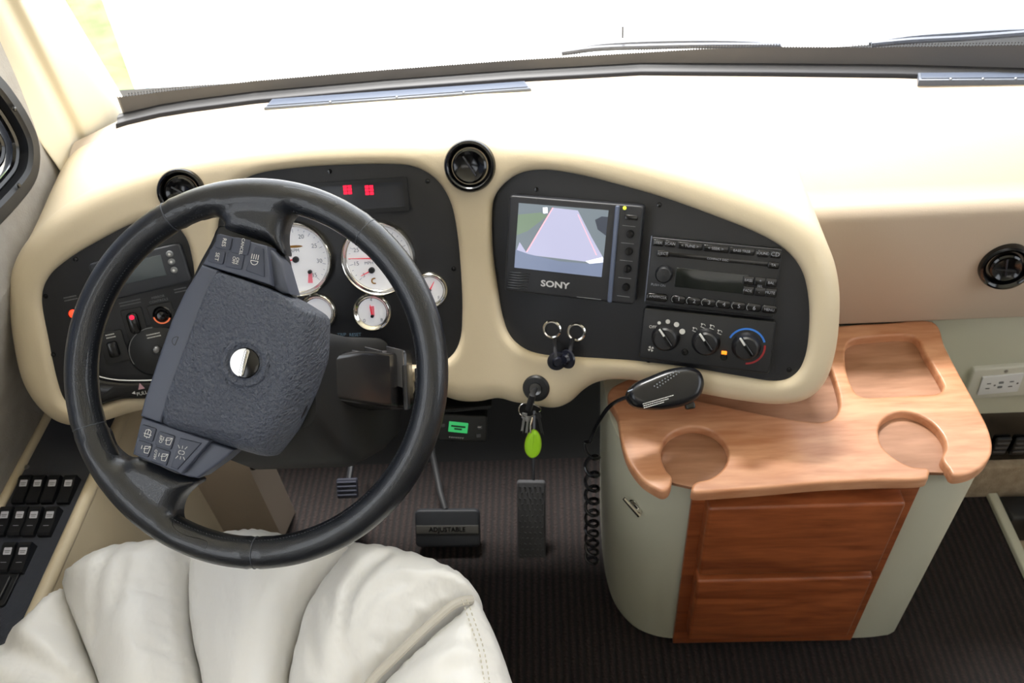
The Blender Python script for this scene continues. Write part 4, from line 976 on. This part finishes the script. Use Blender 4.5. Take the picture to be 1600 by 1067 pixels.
lobe('side_bolster', [(-80, 1180), (-60, 1030), (-5, 992), (40, 945), (88, 903), (99, 935), (112, 985), (140, 1060), (160, 1180)], .07, .06, [([(0, 1008), (50, 1035), (110, 1075)], .007, .013)], seed=1)
lobe('cushion_panel', [(84, 906), (108, 878), (150, 852), (205, 838), (268, 833), (288, 862), (283, 905), (284, 950), (290, 1000), (302, 1050), (318, 1180), (165, 1180), (141, 1065), (112, 985)], .085, .075, [([(190, 860), (160, 920), (148, 1000)], .003, .006), ([(205, 890), (190, 960)], .003, .005), ([(282, 935), (250, 930), (215, 930)], .003, .004), ([(286, 980), (240, 970)], .003, .004), ([(294, 1030), (220, 1012)], .003, .004)], seed=2)
lobe('cushion_panel', [(286, 870), (300, 838), (330, 825), (370, 818), (410, 817), (455, 826), (500, 836), (546, 842), (505, 885), (475, 925), (455, 985), (442, 1040), (438, 1180), (320, 1180), (303, 1055), (288, 985), (283, 930)], .085, .075, [([(350, 900), (365, 980), (360, 1060)], .002, .02)], seed=3)
lobe('cushion_panel', [(544, 842), (590, 838), (640, 848), (690, 866), (728, 888), (748, 922), (712, 942), (660, 984), (610, 1032), (570, 1078), (535, 1180), (440, 1180), (440, 1055), (455, 988), (475, 928), (508, 884)], .085, .075,
     [([(600, 880), (560, 930), (540, 1000), (548, 1067)], .005, .008), ([(640, 920), (575, 960), (556, 1067)], .003, .006), ([(490, 960), (500, 1067)], .004, .007), ([(520, 950), (515, 1067)], .003, .006), ([(700, 915), (640, 950), (590, 1010)], .002, .008), ([(690, 935), (680, 955)], .003, .004), ([(655, 960), (650, 985)], .003, .004), ([(605, 1000), (615, 1020)], .003, .004)], seed=4)
lobe('side_bolster', [(742, 922), (758, 945), (776, 985), (792, 1030), (803, 1070), (815, 1180), (540, 1180), (578, 1078), (615, 1032), (665, 986), (712, 945)], .078, .07, [([(770, 1000), (700, 1010), (640, 1040)], .002, .008), ([(785, 1040), (700, 1060)], .002, .008)], seed=5)
pp = [Vector((*HZ(*q, .575)[:2], .572-.012*(i == 0))) for i, q in enumerate(((735, 928), (708, 943), (660, 984), (612, 1030), (572, 1074), (545, 1150)))]
mb = MB(); mb.add(tube(cr(pp, False, .008), .0062, 10)); mb.build('piping', seat_dk, seat)
mb = MB()
for k_ in range(2):
    base = [HZ(*q, .578) for q in ((722+k_*8, 938), (735+k_*8, 975), (748+k_*8, 1015), (757+k_*8, 1067), (760+k_*8, 1110))]
    L = cr([b[:2] for b in base], False, .0035)
    for i in range(0, len(L)-1, 2): mb.add(tube([(L[i][0], L[i][1], .5795), (L[i+1][0], L[i+1][1], .5795)], .0008, 4))
o_ = mb.build('stitching', mat('cream_thread', (205, 198, 180), .6), seat); o_['kind'] = 'stuff'
mb = MB(); P = [HZ(*q, .47)[:2] for q in ((110, 1000), (140, 900), (280, 850), (540, 855), (720, 910), (770, 1000), (790, 1180), (150, 1180))]
mb.add(prism([tuple(p) for p in P], .18, .02, z0=.33)); mb.build('cushion_base', seat_m, seat)
mb = MB(); mb.add(rbox(.34, .34, .33, .03, .01), Matrix.Translation((-.42, .34, .0))); mb.build('pedestal', blk_mat, seat)

# ------------------------------------------------------------------ side console with rocker switches
con = thing('side_console', 'cream side console with a blue grey switch plate left of the seat', 'console', (-.82, .6, 0))
CZt = .5
def bx(x0, x1, y0, y1, z0, z1, bev=.004): 
    return prism([(x0, y0), (x1, y0), (x1, y1), (x0, y1)], z1-z0, bev, z0=z0)
mb = MB(); mb.add(bx(-.9, -.745, .1, 1.05, 0, CZt-.004, .003)); mb.build('body', cream, con)
mb = MB(); mb.add(bx(-.892, -.762, .1, 1.02, CZt-.004, CZt, .001)); mb.build('switch_plate', carbon, con, smooth=0)
for (x, nm) in ((-.754, 'inner_trim'), (-.889, 'outer_trim')):
    mb = MB(); mb.add(tube([(x, .1, CZt+.001), (x, .6, CZt+.001), (x, 1.03, CZt+.001)], .0105 if x > -.8 else .008, 12)); mb.build(nm, cream, con)
for q in ((42, 730), (30, 725), (88, 871), (24, 738)):
    P = HZ(*q, CZt); mb = MB(); mb.add(lathe([(0, .003), (.0035, .0025), (.0045, 0)], 14), Matrix.Translation(P)); mb.build('screw', steel, con)
swm = mat('switch_black', (26, 27, 31), .4); lbl = mat('switch_label', (205, 205, 215), .5)
rows = (('far', 765, (35, 57, 80, 105)), ('middle', 815, (5, 29, 51, 76)), ('near', 872, (-14, 10, 34)))
names = {4: ('leftmost', 'second from left', 'third from left', 'rightmost'), 3: ('leftmost', 'middle', 'rightmost')}
for rn, py, xs in rows:
    for i, px in enumerate(xs):
        if px < -5: continue
        P = HZ(px, py, CZt+.008); P[2] = CZt
        nm = names[len(xs)][i]
        t = thing('rocker_switch', f'{nm} black rocker switch in the {rn} row on the side console', 'switch', P, 'rocker switches on the side console')
        prof = [(-.0225, 0), (-.0225, .006), (-.019, .0085), (0, .0105), (.017, .0165), (.0225, .0155), (.0245, 0)]
        V = [(-.0098, y, z) for y, z in prof]+[(.0098, y, z) for y, z in prof]; n = len(prof)
        F = [[i_, (i_+1) % n, n+(i_+1) % n, n+i_] for i_ in range(n)]+[list(range(n)), list(range(n, 2*n))[::-1]]
        mb = MB(); mb.add((V, F), Matrix.Translation(P)); mb.build('rocker', swm, t, smooth=25)
        mb = MB(); mb.add(rbox(.0118, .0105, .0006, .001, .0002), Matrix.Translation(Vector(P)+Vector((.0008, .0085, .0136))) @ Matrix.Rotation(.34, 4, 'X')); lb = mb.build('legend', lbl, t, smooth=0)
        mb = MB(); mb.add(rbox(.009, .0012, .0002, .0003, .0001), Matrix.Translation(Vector(P)+Vector((.0008, .0085, .0143))) @ Matrix.Rotation(.34, 4, 'X')); mb.add(rbox(.007, .0009, .0002, .0003, .0001), Matrix.Translation(Vector(P)+Vector((.0008, .0062, .0134))) @ Matrix.Rotation(.34, 4, 'X')); mb.build('lettering', grey_p, lb, smooth=0)
        if rn != 'far':
            mb = MB(); mb.add(rbox(.009, .0006, .0003, .0002, .0001), Matrix.Translation(Vector(P)+Vector((0, -.008, .0099)))); mb.build('mark', lbl, t, smooth=0)
P = HZ(0, 922, CZt); t = thing('mirror_selector', 'square switch with green mark at the near end of side console', 'switch', P)
mb = MB(); mb.add(rbox(.04, .055, .004, .006), Matrix.Translation(P)); mb.build('plate', blk, t)
mb = MB(); mb.add(rbox(.025, .038, .006, .004, .002), Matrix.Translation(Vector(P)+Vector((0, 0, .003)))); mb.build('button', swm, t)
mb = MB(); mb.add(rbox(.006, .009, .0006, .001, .0002), Matrix.Translation(Vector(P)+Vector((-.003, .002, .009)))); mb.build('mark', mat('green_mark', (160, 190, 140), .5), t)
# knee panel
mb = MB(); kn = thing('knee_panel', 'shadowed cream knee panel under the dash left of the pedals', 'panel', (-.66, 1.0, 0))
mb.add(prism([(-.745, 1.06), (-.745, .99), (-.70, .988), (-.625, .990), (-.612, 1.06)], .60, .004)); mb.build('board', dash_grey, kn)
mb = MB(); mb.add(lathe([(.03, 0), (.03, .006), (.024, .008), (.022, .001), (0, .001)], 28), Matrix.Translation((-.625, 1.0, .29)) @ Matrix.Rotation(radians(90), 4, 'X') @ Matrix.Scale(1.6, 4, (0, 1, 0))); mb.build('outlet', blk_gloss, kn)

# ------------------------------------------------------------------ cab shell: floor, walls, ceiling, windshield
def quadbox(x0, x1, y0, y1, z0, z1): 
    V = [(x, y, z) for z in (z0, z1) for y in (y0, y1) for x in (x0, x1)]
    return V, [[0, 1, 3, 2], [4, 5, 7, 6], [0, 1, 5, 4], [2, 3, 7, 6], [0, 2, 6, 4], [1, 3, 7, 5]]
struct(obj('floor', *quadbox(-1.0, .872, -1.6, 1.6, -.04, 0), carpet, smooth=0, org=(0, 0, 0)))
mb = MB(); mb.add(bx(.872, .892, -1.6, 1.12, -.1, .012, .004)); struct(mb.build('trim_1', green_wall, None))
struct(obj('floor_step', *quadbox(.892, 1.5, -1.6, 1.6, -.12, -.06), beige_carpet, smooth=0)).name = 'floor_2'
mb = MB(); mb.add(bx(.892, 1.5, .98, 1.04, -.06, .02, .01)); struct(mb.build('trim_2', blk, None))
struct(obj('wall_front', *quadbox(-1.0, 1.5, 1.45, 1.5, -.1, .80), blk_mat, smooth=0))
mb = MB(); V = []; tp = [(1.17, -.01), (1.20, .01), (1.25, .06), (1.45, .40), (1.45, .80)]
for x in (-.745, .60):
    for a, b in tp: V.append((x, a, b))
mb.add((V, [[i, i+1, i+6, i+5] for i in range(4)])); struct(mb.build('wall_toe_shade', blk_mat, None))  # sloped toe board, black so its colour supplies the footwell shade
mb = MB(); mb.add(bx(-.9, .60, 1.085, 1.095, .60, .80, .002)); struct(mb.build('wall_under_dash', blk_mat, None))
# passenger footwall with outlets and floor register
mb = MB(); mb.add(bx(.60, 1.5, 1.06, 1.09, .262, .58, .004)); struct(mb.build('wall_kick', green_wall, None))
mb = MB(); mb.add(bx(.60, 1.5, 1.07, 1.10, .10, .262, .003)); struct(mb.build('trim_3', blk_gloss, None))
mb = MB(); mb.add(bx(.60, 1.5, 1.05, 1.10, -.06, .10, .004)); struct(mb.build('wall_riser', beige_carpet, None))
for i, px in enumerate((1562, 1592)):
    P = HY(px, 695, 1.068); t = thing('floor_register', ('left' if i == 0 else 'right')+' dark louvred register opening below the wall outlet', 'register', P, 'dark register openings')
    mb = MB(); Mx = Matrix.Translation(P) @ Matrix.Rotation(radians(90), 4, 'X'); mb.add(rbox(.03, .05, .006, .004, .002), Mx); mb.build('grille', blk, t)
    for j in range(3): mb = MB(); mb.add(rbox(.024, .005, .004, .001), Mx @ Matrix.Translation((0, (j-1)*.013, .005))); mb.build('slat', mat('slat_grey', (70, 66, 66), .4), t)
ob = Panel((.8, 1.06, .4), (0, -1, 0)); M, w, h = ob.rect([(1516, 573), (1640, 571), (1636, 618), (1511, 617)], .006)
t = thing('wall_outlet', 'ivory electrical outlet plate on the wall right of the cabinet', 'outlet', M.translation)
mb = MB(); mb.add(rbox(w, h, .010, .004, .004, z0=-.006), M); mb.build('plate', mat('ivory_plate', (205, 203, 190), .4), t)
M2, w2, h2 = ob.rect([(1533, 587), (1595, 584), (1592, 612), (1529, 613)], .010)
mb = MB(); mb.add(rbox(w2, h2, .003, .002, .001), M2); rc = mb.build('receptacle', mat('white_plate', (222, 222, 222), .4), t)
mb = MB()
for (dx, dy) in ((-.021, .006), (-.021, -.007), (.018, .006), (.018, -.007)): mb.add(rbox(.007, .0018, .0006, .0003, .0001), M2 @ Matrix.Translation((dx, dy, .0031)))
for dx in (-.010, .029): mb.add(disc(.002, .0034, 12), M2 @ Matrix.Translation((dx, 0, 0)))
mb.build('slots', blk, rc, smooth=0)
mb = MB(); mb.add(rbox(.008, .005, .0012, .001, .0004), M2 @ Matrix.Translation((0, .006, .003))); mb.add(rbox(.008, .005, .0012, .001, .0004), M2 @ Matrix.Translation((0, -.006, .003))); mb.build('test_button', grey_p, rc)
mb = MB(); mb.add(lathe([(0, .002), (.003, .0015), (.0035, 0)], 12), ob.at(1572, 580, .010)); mb.build('screw', steel, t)

# left wall with the driver's window opening
WX = -.80
wf_px = [(-90, 60), (-40, 85), (0, 118), (24, 148), (45, 182), (59, 215), (63, 245), (58, 278), (40, 306), (0, 350), (-50, 400), (-120, 420)]
wo = [tuple(HX(*q, WX+.01)[1:]) for q in wf_px]
cy = .72
hole = cr([(min(y, 5), z) for y, z in wo]+[(.40, .86), (.35, 1.0), (.35, 1.35), (.45, 1.42), (.90, 1.42)], True, .012)
xo = [(-1.6, .80), (1.262, .80), (1.262, 1.0), (1.30, 2.1), (-1.6, 2.1)]
lh = [(y*.52-.22, z*.42+1.42) for y, z in rrect(2, 2, .25)]
V, F = sheet(xo, [lh, inset([tuple(p) for p in (hole if signed_area(hole) > 0 else hole[::-1])], .006)], lambda v, a, b: np.zeros(len(v)), lambda x, y, h_: (WX, x, y), .3, (), lambda p, u: [(WX-.05, p[1], p[2])], lambda p, u: [(WX-.05, p[1], p[2])])
mb = MB(); mb.add((V, F))
mb.add(([(WX, -1.6, .80), (WX, 1.262, .80), (-.895, 1.45, .50), (-.895, -1.6, .50), (-.905, 1.45, -.1), (-.905, -1.6, -.1)], [[0, 1, 2, 3], [3, 2, 4, 5]]))
struct(mb.build('wall_left', wall_fab, None, smooth=0))
hp = [tuple(p) for p in (hole if signed_area(hole) > 0 else hole[::-1])]
mb = MB(); mb.add(([(WX-.04, p[0], p[1]) for p in lh], [list(range(len(lh)))])); w4 = struct(mb.build('window_4', glass, None, smooth=0))
wn = struct(obj('window_1', *(lambda mb: (mb.V, mb.F))(MB().add(sheet(inset(hp, -.004), [inset(hp, .022)], lambda v, a, b: WX+.012-.006*np.exp(-(a/.004)**2)-.006*np.exp(-(b/.004)**2), lambda x, y, h_: (h_, x, y), .05, (.002, .005), lambda p, u: [(WX-.01, p[1], p[2])], lambda p, u: [(WX-.03, p[1], p[2])]))), blk, smooth=40))
for d, dx, nm in ((.026, -.012, 'inner_frame'), (.044, -.022, 'sash'), (.062, -.032, 'sash')):
    mb = MB(); mb.add(tube([(WX+dx, p[0], p[1]) for p in inset(hp, d)], .0062, 8, True)); mb.build(nm, blk_gloss, wn)
mb = MB(); a_ = inset(hp, .03); mb.add(([(WX-.035, p[0], p[1]) for p in a_], [list(range(len(a_)))])); mb.build('pane', glass_mat('tinted_glass', (.06, .07, .10), .12), wn, smooth=0)
for q in ((22, 170), (29, 290)):
    P = HX(*q, WX+.012); mb = MB(); mb.add(lathe([(0, .0025), (.003, .002), (.004, 0)], 12), Matrix.Translation(P) @ Matrix.Rotation(radians(90), 4, 'Y')); mb.build('screw', blk_gloss, wn)

# A-pillar
def pl(q, y): return HY(*q, y)
b0, b1, b2, b3 = HZ(97, 273, .845), HZ(122, 248, .845), HZ(146, 232, .845), HZ(190, 197, .845)
def up_(b, q):
    P = HY(*q, b[1]); return P
t0, t1, t2, t3 = HY(-60, 60, b0[1]), HY(10, 40, b1[1]), HY(47, 30, b2[1]), HY(80, 22, b3[1])
def ext(b, t, z=2.1): s = (z-b[2])/(t[2]-b[2]); return b+(t-b)*s
def secat(z):
    P0, P1, P2, P3 = (ext(b0, t0, z), ext(b1, t1, z), ext(b2, t2, z), ext(b3, t3, z))
    pts = [np.array((WX+.001, P0[1]+.02)), P0[:2], P1[:2]+np.array((0, 0)), (P1[:2]*.5+P2[:2]*.5)+np.array((-.006, .010)), P2[:2], P3[:2]+np.array((.014, -.004)), P3[:2]+np.array((.004, .05)), np.array((WX+.001, P3[1]+.08))]
    return pts
V = []; F = []; zs = np.linspace(.80, 1.9, 12); N = None
for z in zs:
    c_ = cr(secat(z), True, .02 if N is None else 1e9) if False else secat(z)
    c_ = [np.array(p) for p in c_]
    # subdivide + soften
    out = []
    for i in range(len(c_)):
        for j in range(8): t_ = j/8; out.append(c_[i]*(1-t_)+c_[(i+1) % len(c_)]*t_)
    for _ in range(3): out = [(out[i-1]+2*out[i]+out[(i+1) % len(out)])/4 for i in range(len(out))]
    N = len(out); V += [(p[0], p[1], z) for p in out]
for k_ in range(len(zs)-1):
    for i in range(N): F.append([k_*N+i, k_*N+(i+1) % N, (k_+1)*N+(i+1) % N, (k_+1)*N+i])
pil = obj('windshield_pillar', V, F, pillar_m, smooth=60); struct(pil); pil.name = 'trim_4'

# windshield: gasket, printed border and glass
xs = np.linspace(-.724, 1.35, 130)
GO = .016
def gy(x): return wy(x)-.003
mb = MB(); 
V = []; F = []; prof = [(-.008, -.014), (-.009, -.002), (-.005, .003), (.002, .003), (.006, .007), (.012, .009), (.018, .009), (.020, -.01)]
for x in xs:
    for a, b in prof: V.append((x, gy(x)+a, .872+b))
n = len(prof)
for i in range(len(xs)-1):
    for j in range(n-1): F.append([i*n+j, (i+1)*n+j, (i+1)*n+j+1, i*n+j+1])
struct(obj('trim_5', V, F, rubber, smooth=50))
zb = .90; lean = .12
def gp(x, z, off=0): return (x, gy(x)+GO+lean*(z-.88)+off, z)
V = []; F = []; zz = np.linspace(.88, 2.08, 10)
xg = np.linspace(-.735, 1.35, 90)
for x in xg:
    for z in zz: V.append(gp(x, z))
for i in range(len(xg)-1):
    for j in range(9): F.append([i*10+j, (i+1)*10+j, (i+1)*10+j+1, i*10+j+1])
win = struct(obj('window_2', V, F, glass, smooth=60))
# serrated printed border, height measured at several points
def zborder(px, py):
    d = ray(px, py); t = 1.5
    for _ in range(30):
        P = CAM+d*t; t += (gy(P[0])+GO+lean*(P[2]-.88)-P[1])/d[1]
    return CAM+d*t
bp_ = [zborder(*q) for q in ((185, 150), (235, 144), (300, 136), (400, 124), (600, 107), (800, 92), (1000, 80), (1100, 74), (1215, 71), (1370, 72), (1480, 70), (1600, 68))]
bxx = [p[0] for p in bp_]; bzz = [p[2] for p in bp_]
def bz(x): 
    if x < bxx[0]: return min(bzz[0]+1.2*(bxx[0]-x), bzz[0]+.02)
    return float(np.interp(x, bxx, bzz))
V = []; F = []; x = -.718; i = 0
while x < 1.3:
    V += [gp(x, .878, -.002), gp(x, bz(x)-(.002 if i % 2 else 0), -.002)]; x += .0022; i += 1
F = [[2*k_, 2*k_+2, 2*k_+3, 2*k_+1] for k_ in range(len(V)//2-1)]
obj('printed_border', V, F, frit, win, smooth=0)
mb = MB(); x = -.70
while x < 1.3: p = gp(x, bz(x)+.0022, -.002); mb.add(disc(.0012, 0, 6), Matrix.Translation(p) @ Matrix.Rotation(radians(90), 4, 'X')); x += .0044
mb.build('border_dots', frit, win, smooth=0)
# left border up the pillar
# defroster grilles
def defrost(qs, label):
    P = [HZ(*q, .876) for q in qs]; c = sum(P)/4
    t = thing('defroster_vent', label, 'defroster vent', (c[0], c[1], .874), 'defroster grilles at the windshield')
    mb = MB(); P2 = [(p[0], p[1]) for p in P]; mb.add(prism(P2, .010, .002, z0=.866)); mb.build('frame', coolgrey, t)
    mb = MB(); ins = inset(P2 if signed_area(P2) > 0 else P2[::-1], .004); mb.add(prism(ins, .002, .0005, z0=.8755)); mb.build('slot', mat('slot_blue_grey', (84, 92, 108), .35), t)
    for f_ in (.25, .5, .75): mb = MB(); p = (P[3]*(1-f_)+P[2]*f_); mb.add(lathe([(0, .002), (.002, .001), (.0025, 0)], 10), Matrix.Translation((p[0], p[1]+.003, .876))); mb.build('screw', steel, t)
defrost([(425, 154), (820, 126), (830, 138), (412, 168)], 'long grey defroster grille in the dash top, driver side')
defrost([(1434, 113), (1640, 111), (1640, 124), (1436, 125)], 'long grey defroster grille in the dash top, passenger side')

# wipers outside the glass
def wiper(pts, label, posts=()):
    P = [Vector(zborder(*q))+Vector((0, .035, -.016)) for q in pts]
    t = thing('windshield_wiper', label, 'wiper', P[0], 'wipers resting outside the windshield')
    mb = MB(); mb.add(tube(cr(P, False, .02), .005, 8)); mb.build('blade', mat('wiper_grey', (96, 102, 116), .5), t)
    P2 = [p+Vector((0, .012, -.004+.006*sin(pi*i/(len(P)-1)))) for i, p in enumerate(P)]
    mb = MB(); mb.add(tube(cr(P2, False, .02), .004, 8)); mb.build('arm', coolgrey, t)
    for q in posts: A = Vector(zborder(*q))+Vector((0, .04, 0)); mb = MB(); mb.add(tube([A-Vector((0, 0, .02)), A], .002, 6)); mb.build('nozzle', coolgrey, t)
wiper([(878, 84), (930, 77), (1000, 74), (1100, 72), (1180, 72), (1230, 73)], 'wiper blade lying low outside the middle of the windshield', ((976, 58),))
wiper([(1375, 70), (1440, 64), (1520, 60), (1600, 54), (1680, 48)], 'wiper lying low outside the right side of the windshield')

# back of the cab, ceiling, right wall
struct(obj('ceiling', *quadbox(-1.0, 1.5, -1.6, 1.5, 2.1, 2.14), pillar_m, smooth=0))
rw = [(-1.6, -.12), (1.5, -.12), (1.5, 2.14), (-1.6, 2.14)]
rh = [(y*.55+.25, z*.38+1.38) for y, z in rrect(2, 2, .25)]
V, F = sheet(rw, [rh], lambda v, a, b: np.zeros(len(v)), lambda x, y, h_: (1.5, x, y), .4, (), None, lambda p, u: [(1.54, p[1], p[2])])
struct(obj('wall_right', V, F, wall_fab, smooth=0))
mb = MB(); mb.add(([(1.53, p[0], p[1]) for p in rh], [list(range(len(rh)))])); w3 = struct(mb.build('window_3', glass, None, smooth=0))
mb = MB(); mb.add(tube([(1.5, p[0], p[1]) for p in rh], .015, 8, True)); mb.build('frame', blk_gloss, w3)
struct(obj('wall_back', *quadbox(-1.0, 1.54, -1.64, -1.6, -.12, 2.14), wall_fab, smooth=0))
# ------------------------------------------------------------------ outside
gnd = mat('pale_concrete', (236, 236, 232), .9)
struct(obj('ground', *quadbox(-30, 30, 1.9, 60, -1.05, -1.0), gnd, smooth=0))
ga = HZ(70, 0, -.99); gb = HZ(165, 150, -.99); gc = HZ(215, 150, -.99); gd_ = HZ(160, 0, -.99)
gr = mat('sunlit_grass', (88, 116, 52), .9, var=(3, (126, 140, 96), (1, 1, 1)))
dr = (gd_-gc)/np.linalg.norm(gd_-gc)
P = [gc-dr*1.2, gd_+dr*30, gd_+dr*30+np.array((-20, 0, 0)), gc-dr*1.2+np.array((-8, 0, 0))]
mb = MB(); mb.add(prism([(p[0], p[1]) for p in P], .02, .005, z0=-1.0)); o_ = mb.build('lawn', gr, None, smooth=0); o_['kind'] = 'stuff'; tag(o_, 'pale sunlit lawn outside beyond the left windshield corner', 'grass')
c1 = HZ(165, 0, -.98); c2 = HZ(235, 146, -.97); d = c1-c2
mb = MB(); mb.add(tube([Vector(c2-d*.3), Vector(c1+d*2)], .012, 8)); o_ = mb.build('garden_hose', mat('hose_blue', (112, 138, 150), .5), None); tag(o_, 'thin pale blue hose lying along the edge of the lawn', 'hose')
